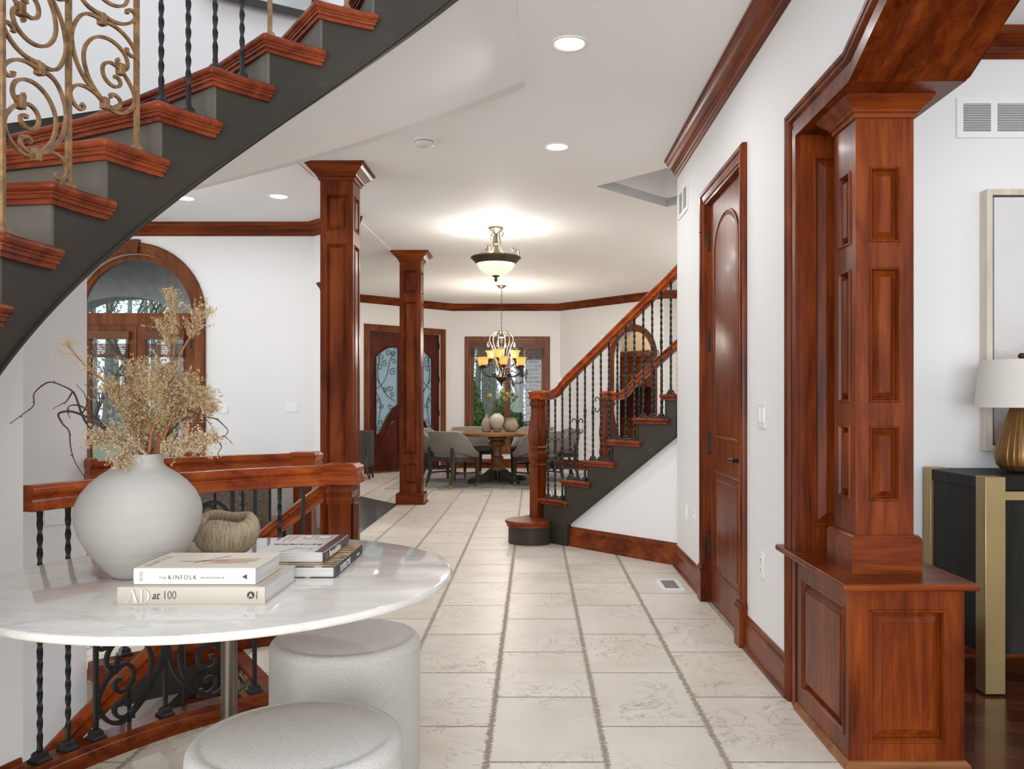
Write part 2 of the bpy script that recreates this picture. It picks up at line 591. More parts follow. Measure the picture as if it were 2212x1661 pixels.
GREYFLOOR = planks('dark_grey_plank_floor', R(90), 0.15, 1.4, ((0.05, 0.047, 0.045), (0.085, 0.08, 0.078), (0.13, 0.125, 0.12)), 0.22)

def boucle(name, c1, c2, scale=240, strength=0.8):
    t = NT(name)
    v = t.n('ShaderNodeTexVoronoi')
    v.inputs['Scale'].default_value = scale
    t.l(t.obj(), v.inputs['Vector'])
    n = t.noise(t.obj(), scale * 0.6, 3, 0.7)
    h = t.math('SUBTRACT', n, t.math('MULTIPLY', v.outputs['Distance'], 0.8))
    t.set(t.ramp(h, [(0.05, c2), (0.5, c1)]), 0.95, spec=0.15)
    t.bump(h, strength, 0.006)
    return t.m
BOUCLE = boucle('ivory_boucle', (0.82, 0.795, 0.755), (0.60, 0.57, 0.53), 430, 0.42)
SOFAB = boucle('taupe_boucle', (0.26, 0.205, 0.16), (0.12, 0.09, 0.07), 120, 0.9)
SOFAB2 = boucle('cream_boucle', (0.62, 0.585, 0.54), (0.45, 0.42, 0.38), 150, 0.8)
TWEED = boucle('grey_tweed', (0.36, 0.335, 0.30), (0.19, 0.172, 0.152), 420, 0.4)
LINEN = boucle('oatmeal_linen', (0.80, 0.76, 0.70), (0.70, 0.66, 0.60), 500, 0.2)
PIPING = plain('pale_piping', (0.55, 0.52, 0.47), 0.8)

# twine-wrapped bowl
t = NT('raw_twine')
sp = t.n('ShaderNodeSeparateXYZ'); t.l(t.mapped(loc=(0.958, -2.575, 0)), sp.inputs[0])
an = t.math('ARCTAN2', sp.outputs[0], sp.outputs[1])
rad = t.math('SQRT', t.math('ADD', t.math('MULTIPLY', sp.outputs[0], sp.outputs[0]), t.math('MULTIPLY', sp.outputs[1], sp.outputs[1])))
cv = t.n('ShaderNodeCombineXYZ')
t.l(t.math('MULTIPLY', an, 26.0), cv.inputs[0]); t.l(t.math('MULTIPLY', sp.outputs[2], 22.0), cv.inputs[1]); t.l(t.math('MULTIPLY', rad, 30.0), cv.inputs[2])
wv = t.noise(cv.outputs[0], 1.0, 4, 0.7, 0.5)
t.set(t.ramp(wv, [(0.33, (0.16, 0.105, 0.055)), (0.44, (0.44, 0.335, 0.205)), (0.66, (0.64, 0.525, 0.36))]), 0.85)
t.bump(wv, 1.0, 0.006)
TWINE = t.m

PLUME = plain('dried_straw', (0.54, 0.40, 0.22), 0.8, c2=(0.36, 0.24, 0.115), vscale=55)
PLUMED = plain('bleached_straw', (0.66, 0.52, 0.34), 0.8, c2=(0.46, 0.33, 0.19), vscale=60)
STEMM = plain('rust_stem', (0.33, 0.115, 0.03), 0.6, c2=(0.20, 0.075, 0.025), vscale=30)
TWIGM = plain('dark_willow_bark', (0.075, 0.035, 0.02), 0.6, c2=(0.045, 0.022, 0.014), vscale=30)
GREENLEAF = plain('tulip_leaf', (0.12, 0.17, 0.065), 0.5, var=0.3, vscale=20)
PETAL = plain('olive_yellow_petal', (0.30, 0.25, 0.03), 0.5, c2=(0.42, 0.33, 0.06), vscale=20)
PAGES = plain('paper_pages', (0.72, 0.70, 0.67), 0.8)
t = NT('page_block')
pl = t.noise(t.mapped((3, 3, 900)), 1.0, 2, 0.6)
t.set(t.ramp(pl, [(0.35, (0.50, 0.48, 0.46)), (0.6, (0.76, 0.75, 0.73))]), 0.8)
PAGES = t.m
INK = plain('black_ink', (0.015, 0.014, 0.013), 0.5)
INKG = plain('grey_ink', (0.30, 0.28, 0.26), 0.5)
INKP = plain('pale_lettering', (0.64, 0.62, 0.585), 0.5)
INKW = plain('white_ink', (0.80, 0.79, 0.76), 0.5)
COVERC = plain('cream_cover', (0.72, 0.63, 0.52), 0.45)
COVERW = plain('white_cover', (0.72, 0.70, 0.675), 0.4)
COVERB = plain('oatmeal_cover', (0.50, 0.44, 0.365), 0.4)
COVERK = plain('black_cover', (0.022, 0.018, 0.015), 0.4)
COVERG = plain('pale_grey_cover', (0.62, 0.58, 0.54), 0.22)
COVERD = plain('dark_brown_band', (0.045, 0.02, 0.015), 0.3)
COVERM = plain('mid_grey_print', (0.33, 0.29, 0.26), 0.3)
SKIN = plain('sketch_ochre', (0.52, 0.35, 0.22), 0.6)
SKRED = plain('sketch_rust', (0.50, 0.20, 0.11), 0.6)
t = NT('zebra_cover')
wv = t.n('ShaderNodeTexWave', wave_type='BANDS', bands_direction='Y')
wv.inputs['Scale'].default_value = 7.5
wv.inputs['Distortion'].default_value = 3.6
wv.inputs['Detail'].default_value = 1.2
wv.inputs['Detail Scale'].default_value = 5.0
t.l(t.mapped((0.55, 1.4, 1)), wv.inputs['Vector'])
t.set(t.ramp(wv.outputs['Fac'], [(0.36, (0.03, 0.018, 0.012)), (0.44, (0.58, 0.36, 0.17))]), 0.35)
ZEBRA = t.m

# abstract canvas: pale above, mauve-brown wash and gold flecks below
t = NT('abstract_canvas_paint')
sp = t.n('ShaderNodeSeparateXYZ'); t.l(t.obj(), sp.inputs[0])
zz = t.math('ADD', sp.outputs[2], t.math('MULTIPLY', t.math('SUBTRACT', t.noise(t.mapped((6, 6, 10)), 1.0, 6, 0.7), 0.5), 0.28))
c = t.ramp(t.math('DIVIDE', t.math('SUBTRACT', zz, 0.95), 1.3), [(0.0, (0.12, 0.09, 0.085)), (0.10, (0.28, 0.23, 0.21)), (0.2, (0.55, 0.51, 0.49)), (0.30, (0.40, 0.34, 0.32)), (0.42, (0.62, 0.58, 0.56)), (0.55, (0.68, 0.66, 0.65))])
fl = t.ramp(t.noise(t.mapped((60, 60, 60)), 1.0, 2), [(0.66, 0), (0.70, 1)])
lowm = t.ramp(sp.outputs[2], [(0.0, 0), (0.0001, 1)])
band = t.math('LESS_THAN', t.math('ABSOLUTE', t.math('SUBTRACT', zz, 1.16)), 0.07)
c = t.mix(t.math('MULTIPLY', fl, band), c, (0.55, 0.38, 0.12))
t.set(c, 0.6)
t.bump(t.noise(t.obj(), 60, 4, 0.7), 0.2, 0.004)
CANVAS = t.m
PICT = plain('grey_print', (0.42, 0.42, 0.42), 0.5, c2=(0.62, 0.62, 0.62), vscale=3)

# woven rug
t = NT('woven_rug')
n1 = t.noise(t.mapped((2.5, 16, 1)), 1.0, 3, 0.7)
n2 = t.noise(t.mapped((40, 60, 1)), 1.0, 2, 0.6)
ck = t.n('ShaderNodeTexBrick')
ck.inputs['Scale'].default_value = 1.0
ck.inputs['Brick Width'].default_value = 0.42
ck.inputs['Row Height'].default_value = 0.16
ck.inputs['Mortar Size'].default_value = 0.012
t.l(t.obj(), ck.inputs['Vector'])
f = t.math('ADD', t.math('MULTIPLY', n1, 0.8), t.math('MULTIPLY', n2, 0.25))
c = t.ramp(f, [(0.4, (0.13, 0.13, 0.135)), (0.52, (0.42, 0.40, 0.375)), (0.7, (0.56, 0.535, 0.50))])
c = t.mix(t.math('MULTIPLY', ck.outputs['Fac'], 0.5), c, (0.20, 0.19, 0.18))
t.set(c, 0.95)
RUG = t.m
t = NT('floral_stair_carpet')
n1 = t.noise(t.obj(), 26, 4, 0.6, 1.0)
t.set(t.ramp(n1, [(0.38, (0.012, 0.012, 0.011)), (0.47, (0.055, 0.045, 0.03)), (0.53, (0.36, 0.24, 0.10)), (0.62, (0.46, 0.35, 0.19)), (0.72, (0.30, 0.13, 0.055))], 'CONSTANT'), 0.95)
CARPET = t.m

def glass(name, tint=(1, 1, 1), gl=0.07):
    t = NT(name)
    tr = t.n('ShaderNodeBsdfTransparent'); tr.inputs[0].default_value = (*tint, 1)
    g = t.n('ShaderNodeBsdfGlossy'); g.inputs['Roughness'].default_value = 0.02
    mx = t.n('ShaderNodeMixShader'); mx.inputs[0].default_value = gl
    t.l(tr.outputs[0], mx.inputs[1]); t.l(g.outputs[0], mx.inputs[2])
    t.l(mx.outputs[0], t.t.nodes['Material Output'].inputs[0])
    return t.m
GLASS = glass('clear_window_glass', (0.93, 0.96, 0.97), 0.018)
CRYSTAL = glass('crystal_drop', (0.9, 0.9, 0.9), 0.25)
t = NT('frosted_door_glass')
tr = t.n('ShaderNodeBsdfTranslucent'); tr.inputs[0].default_value = (0.72, 0.84, 0.90, 1)
df = t.n('ShaderNodeBsdfDiffuse'); df.inputs[0].default_value = (0.40, 0.52, 0.58, 1)
mx = t.n('ShaderNodeMixShader'); mx.inputs[0].default_value = 0.55
t.l(df.outputs[0], mx.inputs[1]); t.l(tr.outputs[0], mx.inputs[2])
t.l(mx.outputs[0], t.t.nodes['Material Output'].inputs[0])
FROST = t.m

def glow(name, c, e, base=(0.8, 0.75, 0.65), rough=0.4):
    t = NT(name)
    t.set(base, rough)
    t.b.inputs['Emission Color'].default_value = (*c, 1)
    t.b.inputs['Emission Strength'].default_value = e
    return t.m
CANGLOW = glow('recessed_lens', (1.0, 0.97, 0.92), 5.0)
BOWLGLOW = glow('alabaster_bowl', (1.0, 0.86, 0.66), 0.62, (0.75, 0.66, 0.52))
AMBER = glow('amber_glass_shade', (1.0, 0.52, 0.13), 0.55, (0.75, 0.42, 0.13))
AMBERC = glow('lit_shade_core', (1.0, 0.78, 0.42), 2.2, (0.9, 0.75, 0.5))

STUCCO = plain('grey_stucco', (0.36, 0.34, 0.31), 0.9, c2=(0.25, 0.235, 0.215), vscale=9, bump=0.3, bscale=60)
PORCHC = plain('porch_ceiling_paint', (0.16, 0.165, 0.16), 0.6)
t = NT('grey_brick')
b = t.n('ShaderNodeTexBrick')
b.inputs['Scale'].default_value = 1.0
b.inputs['Brick Width'].default_value = 0.23
b.inputs['Row Height'].default_value = 0.078
b.inputs['Mortar Size'].default_value = 0.008
b.inputs['Color1'].default_value = (0.10, 0.085, 0.075, 1)
b.inputs['Color2'].default_value = (0.22, 0.19, 0.165, 1)
b.inputs['Mortar'].default_value = (0.42, 0.40, 0.37, 1)
t.l(t.mapped((1, 1, 1), (R(90), 0, 0)), b.inputs['Vector'])
t.set(b.outputs['Color'], 0.9)
BRICK = t.m
LAWN = plain('winter_lawn', (0.16, 0.19, 0.07), 0.9, c2=(0.30, 0.27, 0.17), vscale=2.0)
EVERG = plain('evergreen_needles', (0.07, 0.15, 0.03), 0.8, c2=(0.14, 0.24, 0.06), vscale=5)
SPRINGL = plain('spring_leaf', (0.26, 0.34, 0.10), 0.8, c2=(0.18, 0.26, 0.07), vscale=5)
BARK = plain('grey_bark', (0.14, 0.12, 0.10), 0.9, c2=(0.08, 0.07, 0.06), vscale=12)
CERAMIC = plain('sand_ceramic', (0.48, 0.38, 0.29), 0.7, c2=(0.40, 0.31, 0.23), vscale=10)
CERAMICW = plain('cream_ceramic', (0.66, 0.60, 0.52), 0.6, var=0.12, vscale=8)
CERAMICB = plain('bare_clay', (0.30, 0.21, 0.14), 0.8)
WARMWALL = plain('warm_kitchen_wall', (0.66, 0.50, 0.30), 0.7)

# ================================================================== SETTING
CEIL = 2.985
CROWN = [(0, 0), (0.095, 0), (0.095, -0.012), (0.087, -0.016), (0.082, -0.028), (0.066, -0.050), (0.042, -0.070), (0.034, -0.074),
         (0.034, -0.086), (0.026, -0.090), (0.020, -0.104), (0.016, -0.106), (0.016, -0.116), (0.008, -0.124), (0, -0.125)]
BASEB = [(0, 0), (0.030, 0), (0.030, 0.014), (0.022, 0.022), (0.019, 0.026), (0.019, 0.118), (0.014, 0.122), (0.014, 0.134), (0.009, 0.140), (0.007, 0.158), (0, 0.163)]
def casing(bm, M, path, prof, mi=0):
    """moulding with profile (in-plane offset to the left of travel, height off the wall) along a 2-D path in M's plane"""
    n = len(path)
    loops = []
    for i in range(n):
        p = Vector(path[i])
        a = (p - Vector(path[i - 1])).normalized() if i else (Vector(path[1]) - p).normalized()
        b = (Vector(path[i + 1]) - p).normalized() if i < n - 1 else a
        tt = (a + b).normalized()
        nn = Vector((-tt.y, tt.x))
        k = 1 / max(0.35, tt.dot(a))
        loops.append([M @ Vector((p.x + nn.x * q[0] * k, p.y + nn.y * q[0] * k, q[1])) for q in prof])
    rings(bm, loops, True, True, mi=mi)
CASE = [(0, 0), (0, 0.014), (0.010, 0.016), (0.014, 0.022), (0.030, 0.020), (0.055, 0.024), (0.060, 0.032), (0.078, 0.034), (0.086, 0.028), (0.09, 0.022), (0.09, 0)]
def archpts(cx_, zs, r, n=20, a0=180.0, a1=0.0):
    return [(cx_ + r * math.cos(R(a0 + (a1 - a0) * i / n)), zs + r * math.sin(R(a0 + (a1 - a0) * i / n))) for i in range(n + 1)]
def soffit(th):
    return 1.81 + RISE * (82.8 - th) / STEP - 0.375
def arcband(bm, r0, r1, th0, th1, zlo, zhi, n=40):
    loops = []
    for i in range(n + 1):
        th = th0 + (th1 - th0) * i / n
        a, b = (zlo(th) if callable(zlo) else zlo), (zhi(th) if callable(zhi) else zhi)
        loops.append([arc3(th, r0, a), arc3(th, r1, a), arc3(th, r1, b), arc3(th, r0, b)])
    rings(bm, loops)

# floors -----------------------------------------------------------------
b = new()
hole = [tuple(arc(th, 1.60)) for th in range(33, 112, 3)] + [tuple(arc(th, 2.56 if th > 48 else 2.5)) for th in range(111, 32, -3)]
holed(b, [(-6.5, -2.5), (1.25, -2.5), (1.25, 6.0), (3.6, 6.0), (3.6, 16), (-4.2, 16), (-4.2, 12.5), (-8.2, 12.5), (-8.2, -2.5)][::1], [hole], Matrix.Identity(4), -0.05)
struct('floor_travertine', b, TRAV, smooth=0)
b = new()
prism(b, [(1.25, -2.5, -0.05), (6.2, -2.5, -0.05), (6.2, 4.1, -0.05), (1.25, 4.1, -0.05)], (0, 0, 0.05))
struct('floor_walnut', b, WALNUT, smooth=0)
b = new()
prism(b, [(-1.60, 5.0, -0.02), (-1.60, 9.72, -0.02), (-2.23, 10.57, -0.02), (-3.4, 12.0, -0.02), (-8.1, 12.0, -0.02), (-8.1, 5.0, -0.02)], (0, 0, 0.0245))
struct('floor_grey', b, GREYFLOOR, smooth=0)
b = new()
box(b, -6, 0, -2.3, 1, 7, -2.2)
struct('floor_lower', b, BEIGEM, smooth=0)

# ceilings ----------------------------------------------------------------
b = new()
outer = [(1.12, 2.6), (1.12, 5.98), (3.7, 5.98), (3.7, 13.6), (2.2, 13.6), (0.6, 15.3), (-1.6, 15.3), (-3.1, 14.0), (-3.28, 13.85), (-3.28, 8.32), (-8.2, 8.32), (-8.2, 3.7)]
outer += [tuple(arc(th, 2.52)) for th in (48.6, 44, 40, 36, 32, 28, 24, 20, 16, 12, 8, 4, 0, -1.5)] + [(-0.08, 2.6)]
shaft = [(0.51, 6.80), (1.06, 6.204), (1.95, 6.204), (1.90, 6.77), (1.21, 7.52)]
holed(b, outer, [shaft], Matrix.Translation((0, 0, CEIL)), 0.08)
struct('ceiling_hall', b, CEILM, smooth=0)
b = new()
n_ = len(shaft)
lo = [Vector((p[0], p[1], CEIL - 0.001)) for p in shaft]
rings(b, [lo, [v + Vector((0, 0, 0.95)) for v in lo]], False, True)
struct('ceiling_stair_shaft', b, CEILM, smooth=0, recalc=False)
b = new()
prism(b, [(-2.37, 6.29, CEIL - 0.006), (-1.89, 5.99, CEIL - 0.006), (-1.745, 6.08, CEIL - 0.006), (-1.66, 9.9, CEIL - 0.006), (-2.19, 10.57, CEIL - 0.006), (-3.0, 11.5, CEIL - 0.006), (-3.18, 11.5, CEIL - 0.006), (-3.18, 8.3, CEIL - 0.006), (-8, 8.3, CEIL - 0.006), (-8, 6.29, CEIL - 0.006)], (0, 0, 0.03))
struct('ceiling_left_room', b, CEILM, smooth=0)
b = new()
box(b, 1.1, -2.5, CEIL, 6.2, 4.1, CEIL + 0.08)
struct('ceiling_side_room', b, CEILM, smooth=0)

# the long wall with the closet door and the cased opening ------------------
WX_ = 1.055
MR = frame_m((WX_, 6.08, 0), (0, -1, 0), (0, 0, 1))
ARCH = [(2.78, 0.0), (2.78, 2.29), (3.35, 2.29), (3.54, 2.372), (3.80, 2.475), (4.10, 2.57), (4.5, 2.655), (5.0, 2.69), (6.9, 2.69)]
b = new()
holed(b, [(0, 0), (1.055, 0), (1.055, 2.41), (1.905, 2.41), (1.905, 0), (2.78, 0)] + ARCH[1:] + [(6.9, CEIL + 0.02), (0, CEIL + 0.02)], [], MR, -0.12)
struct('wall_right', b, WALLM, smooth=0)
b = new()
sweep(b, CROWN, [(WX_, 6.08, CEIL), (WX_, 1.0, CEIL)])
struct('trim_1', b, WY)
b = new()
sweep(b, BASEB, [(1.06, 6.115, 0), (WX_, 6.08, 0), (WX_, 5.13, 0)])
struct('baseboard_right', b, WY)
b = new()
sweep(b, BASEB, [(WX_, 4.075, 0), (WX_, 3.39, 0)])
struct('baseboard_right.001', b, WY)

# cased opening: moulding, deep jamb and soffit panels
t2 = sthing('trim_2', (1.2, 3.0, 0))
b = new()
casing(b, MR, ARCH, [(-0.016, -0.01), (-0.016, 0.016), (0.016, 0.018), (0.022, 0.010), (0.050, 0.012), (0.056, 0.024), (0.066, 0.026), (0.072, 0.018), (0.078, 0.026), (0.090, 0.028), (0.090, -0.01)])
obj('casing', b, WZ, t2)
AT = 0.375                                         # thickness of the opening
b = new()
MJ = frame_m((WX_ - 0.003, 3.278, 0.0), (1, 0, 0), (0, 0, 1))
panel_face(b, MJ, AT, 2.28, [(0.055, 0.72, AT - 0.055, 2.20)], scaled(RAISED, 1.6, 1.2))
prism(b, [(WX_ - 0.003, 3.2975, 0), (WX_ + AT, 3.2975, 0), (WX_ + AT, 3.299, 0), (WX_ - 0.003, 3.299, 0)], (0, 0, 2.28))
obj('jamb', b, WZ, t2, smooth=10)
b = new()
for i in range(1, len(ARCH) - 1):
    (s0, z0), (s1, z1) = ARCH[i], ARCH[i + 1]
    p0, p1 = Vector((WX_ - 0.003, 6.08 - s0, z0 - 0.014)), Vector((WX_ - 0.003, 6.08 - s1, z1 - 0.014))
    L = (p1 - p0).length
    M = frame_m(p0, p1 - p0, (1, 0, 0))            # faces down
    if i in (1,):
        panel_face(b, M, L, AT, [])
    elif i == 2:
        pass
    else:
        pass
# one long curved panel over the haunch: built as a smooth strip of sections
prof = [(0, 0), (0.060, 0), (0.063, -0.005), (0.069, -0.005), (0.074, 0.010), (0.100, 0.002), (AT - 0.100, 0.002), (AT - 0.074, 0.010), (AT - 0.069, -0.005), (AT - 0.063, -0.005), (AT - 0.060, 0), (AT, 0)]
hp = catmull([(-0.003, 6.08 - s, z - 0.014) for s, z in ARCH[2:]], 4)
hp = [hp[0]] + hp[1:]
def secs(pts, pf):
    L = []
    for i, p in enumerate(pts):
        tt = (pts[min(i + 1, len(pts) - 1)] - pts[max(i - 1, 0)]).normalized()
        up = Vector((0, tt.z, -tt.y)) if tt.y < 0 else Vector((0, -tt.z, tt.y))
        L.append([p + Vector((WX_ + q[0], 0, 0)) + up * q[1] for q in pf])
    return L
flat = [(q[0], 0.0) for q in prof]
d0 = (hp[1] - hp[0]).normalized()
start = [hp[0], hp[0] + d0 * 0.070]
rest = [hp[0] + d0 * 0.100] + hp[2:]
rings(b, secs(start, flat), False, False, closed=False)
rings(b, [secs([start[1], start[1] + d0 * 0.001], flat)[0], secs(rest, prof)[0]], False, False, closed=False)
rings(b, secs(rest, prof), False, False, closed=False)
obj('soffit_panel', b, WY, t2, smooth=10)
b = new()                                           # side-room face of the opening
MRB = frame_m((WX_ + AT, 6.08, 0), (0, -1, 0), (0, 0, 1))
holed(b, [(2.68, 0), (2.78, 0)] + ARCH[1:] + [(6.9, 2.80)] + [(s, z + 0.10) for s, z in ARCH[1:-1][::-1]] + [(2.68, 2.39)], [], MRB, -0.012)
obj('casing', b, WZ, t2)
b = new()
holed(b, [(2.68, 0), (2.68, 2.39)] + [(s, z + 0.10) for s, z in ARCH[1:-1]] + [(6.9, 2.80), (6.9, CEIL), (2.1, CEIL), (2.1, 0)], [], MRB, 0.002)
struct('wall_side_room_return', b, WALLM, smooth=0)

# side room back wall, crown
b = new()
box(b, 1.17, 3.97, 0, 6.2, 4.09, CEIL)
struct('wall_back_side_room', b, WALLM, smooth=0)
b = new()
sweep(b, scaled(CROWN, 1.0), [(WX_ + AT, 3.97, CEIL), (6.2, 3.97, CEIL)])
struct('trim_3', b, WX)
b = new()
sweep(b, BASEB, [(WX_ + AT, 3.97, 0), (6.2, 3.97, 0)])
struct('baseboard_side_room', b, WX)

# wall under the far stair flight and its baseboard
SD = Vector((0.678, -0.735, 0))                     # direction in which the straight flight climbs
SN = Vector((-0.735, -0.678, 0))                    # its open side
S0 = Vector((0.28, 6.935, 0))
def sp_(s, off=0.0, z=0.0):
    return S0 + SD * s - SN * off + Vector((0, 0, z))
def slope(s):                                       # lower edge of the outer string
    return 0.18 + 0.69 * max(0.0, s)
b = new()
MS = frame_m(tuple(sp_(0.0, 0.045)), SD, (0, 0, 1))
holed(b, [(0, 0), (1.25, 0), (1.25, slope(1.25) + 0.05), (0.0, slope(0) + 0.05)], [], MS, -0.08)
struct('wall_stair_side', b, WALLM, smooth=0)
b = new()
sweep(b, BASEB, [tuple(sp_(0.0, 0.045)), tuple(sp_(1.118, 0.045))])
struct('baseboard_stair', b, WX)

# curved stair hall walls
b = new()
arcband(b, 2.50, 2.62, 48.6, 125, -2.25, 5.4, 48)
struct('wall_stair_curve', b, WALLM, smooth=30)
b = new()
arcband(b, 2.50, 2.60, -25, 48.6, lambda th: min(soffit(th), CEIL + 0.1), 5.4, 40)
struct('wall_upper_curve', b, WALLM, smooth=30)
b = new()
arcband(b, 2.50, 2.60, 24, 48.6, -2.25, -0.05, 20)
struct('wall_lower_curve', b, BEIGEM, smooth=30)
b = new()
arcband(b, 1.525, 1.70, th_px(50, 1.525), 125, -0.02, lambda th: soffit(th) + 0.01, 30)
struct('wall_left', b, WALLM, smooth=30)
b = new()
sweep(b, [(q[0] * 1.15, q[1] * 0.78) for q in BASEB], [tuple(arc3(th, 1.527, 0)) for th in [115 - 2.5 * i for i in range(17)] + [th_px(63, 1.49)]])
struct('baseboard_left', b, WX)
b = new()
arcband(b, 1.20, 2.50, -2.5, 125, lambda th: soffit(th), lambda th: soffit(th) + 0.02, 60)
struct('ceiling_under_stair', b, CEILM, smooth=30)

# left room: wall with the arched porch door
DX, DZ, DR = -3.96, 2.08, 0.60
LWY = 8.2
ML = frame_m((-8.2, LWY, 0), (1, 0, 0), (0, 0, 1))
b = new()
ap = archpts(DX + 8.2, DZ, DR, 24)
holed(b, [(0, 0), (ap[0][0], 0)] + ap + [(ap[-1][0], 0), (6.02, 0), (6.02, CEIL), (0, CEIL)], [], ML, -0.14)
struct('wall_left_room', b, WALLM, smooth=0)
b = new()
prism(b, [(-2.18, 8.2, 0), (-1.80, 7.84, 0), (-1.72, 7.93, 0), (-2.08, 8.33, 0)], (0, 0, CEIL))
struct('wall_left_room_return', b, WALLM, smooth=0)
b = new()
sweep(b, CROWN, [(-8.2, 8.2, CEIL - 0.006), (-2.18, 8.2, CEIL - 0.006), (-1.80, 7.84, CEIL - 0.006), (-1.70, 7.945, CEIL - 0.006)])
struct('trim_4', b, WX)
b = new()
prism(b, [(-2.00, 7.90, 2.30), (-1.86, 7.77, 2.30), (-1.80, 7.84, 2.30), (-1.94, 7.97, 2.30)], (0, 0, 0.03))
lathe(b, [(0.055, 2.255), (0.06, 2.262), (0.066, 2.29), (0.085, 2.325), (0.088, 2.345)], square=True, c=(-1.945, 7.86, 0), rot=R(-44))
struct('trim_5', b, WX)

# dining bay walls
DA, DB, DC_, DD = Vector((-2.86, 13.8, 0)), Vector((-1.5, 15.07, 0)), Vector((0.48, 15.07, 0)), Vector((2.08, 13.24, 0))
DIRL = (DB - DA).normalized()
MDL = frame_m(tuple(DA), DIRL, (0, 0, 1))
LW0 = -0.47                                          # the door wall runs on behind the column
b = new()
holed(b, [(LW0, 0), (0.13, 0), (0.13, 2.41), (1.615, 2.41), (1.615, 0), ((DB - DA).length, 0), ((DB - DA).length, CEIL), (LW0, CEIL)], [], MDL, -0.14)
struct('wall_dining_left', b, WALLM, smooth=0)
MDC = frame_m(tuple(DB), (1, 0, 0), (0, 0, 1))
WL, WR_, WB, WT = 0.345, 1.69, 0.36, 2.29            # window opening, measured along the wall
b = new()
holed(b, [(0, 0), (1.98, 0), (1.98, CEIL), (0, CEIL)], [[(WL, WB), (WR_, WB), (WR_, WT), (WL, WT)]], MDC, -0.14)
struct('wall_back', b, WALLM, smooth=0)
DIRR = (DD - DC_).normalized()
MDR = frame_m(tuple(DC_), DIRR, (0, 0, 1))
LR = (DD - DC_).length
AC, AR, AZ = 1.77, 0.42, 1.96                        # arched kitchen opening: centre, radius, springing
b = new()
ap = archpts(AC, AZ, AR, 20)
holed(b, [(0, 0), (ap[0][0], 0)] + ap + [(ap[-1][0], 0), (LR, 0), (LR, CEIL), (0, CEIL)], [], MDR, -0.14)
struct('wall_dining_right', b, WALLM, smooth=0)
b = new()
box(b, 2.08, 13.24, 0, 3.7, 13.38, CEIL)
struct('wall_hall_end', b, WALLM, smooth=0)
b = new()
box(b, 3.6, 5.9, 0, 3.72, 13.3, CEIL)
struct('wall_hall_side', b, WALLM, smooth=0)
b = new()
box(b, 1.15, 5.9, 0, 3.7, 6.0, CEIL + 1.0)
struct('wall_stair_front', b, WALLM, smooth=0)
b = new()
p_ = DA + DIRL * LW0
box(b, p_.x - 0.1, 8.3, 0, p_.x, p_.y + 0.05, CEIL)
struct('wall_hall_left', b, WALLM, smooth=0)
b = new()
pth = [tuple(DA + DIRL * LW0), tuple(DB), tuple(DC_), tuple(DD), (3.6, 13.24, 0)]
sweep(b, CROWN, [(p[0], p[1], CEIL) for p in pth])
struct('trim_6', b, WX)
b = new()
sweep(b, BASEB, [tuple(DA + DIRL * 1.72), tuple(DB), tuple(DC_), tuple(DC_ + DIRR * (AC - AR - 0.10))])
struct('baseboard_back', b, WX)

# kitchen glimpsed through the arch
b = new()
K = MDR
box(b, AC - 1.3, 0.0, -1.0, AC + 1.3, CEIL, -0.92, K)
box(b, AC - 1.3, 0.0, -0.92, AC - 1.24, CEIL, -0.14, K)
box(b, AC + 1.0, 0.0, -0.92, AC + 1.06, CEIL, -0.14, K)
struct('wall_kitchen', b, WARMWALL, smooth=0)

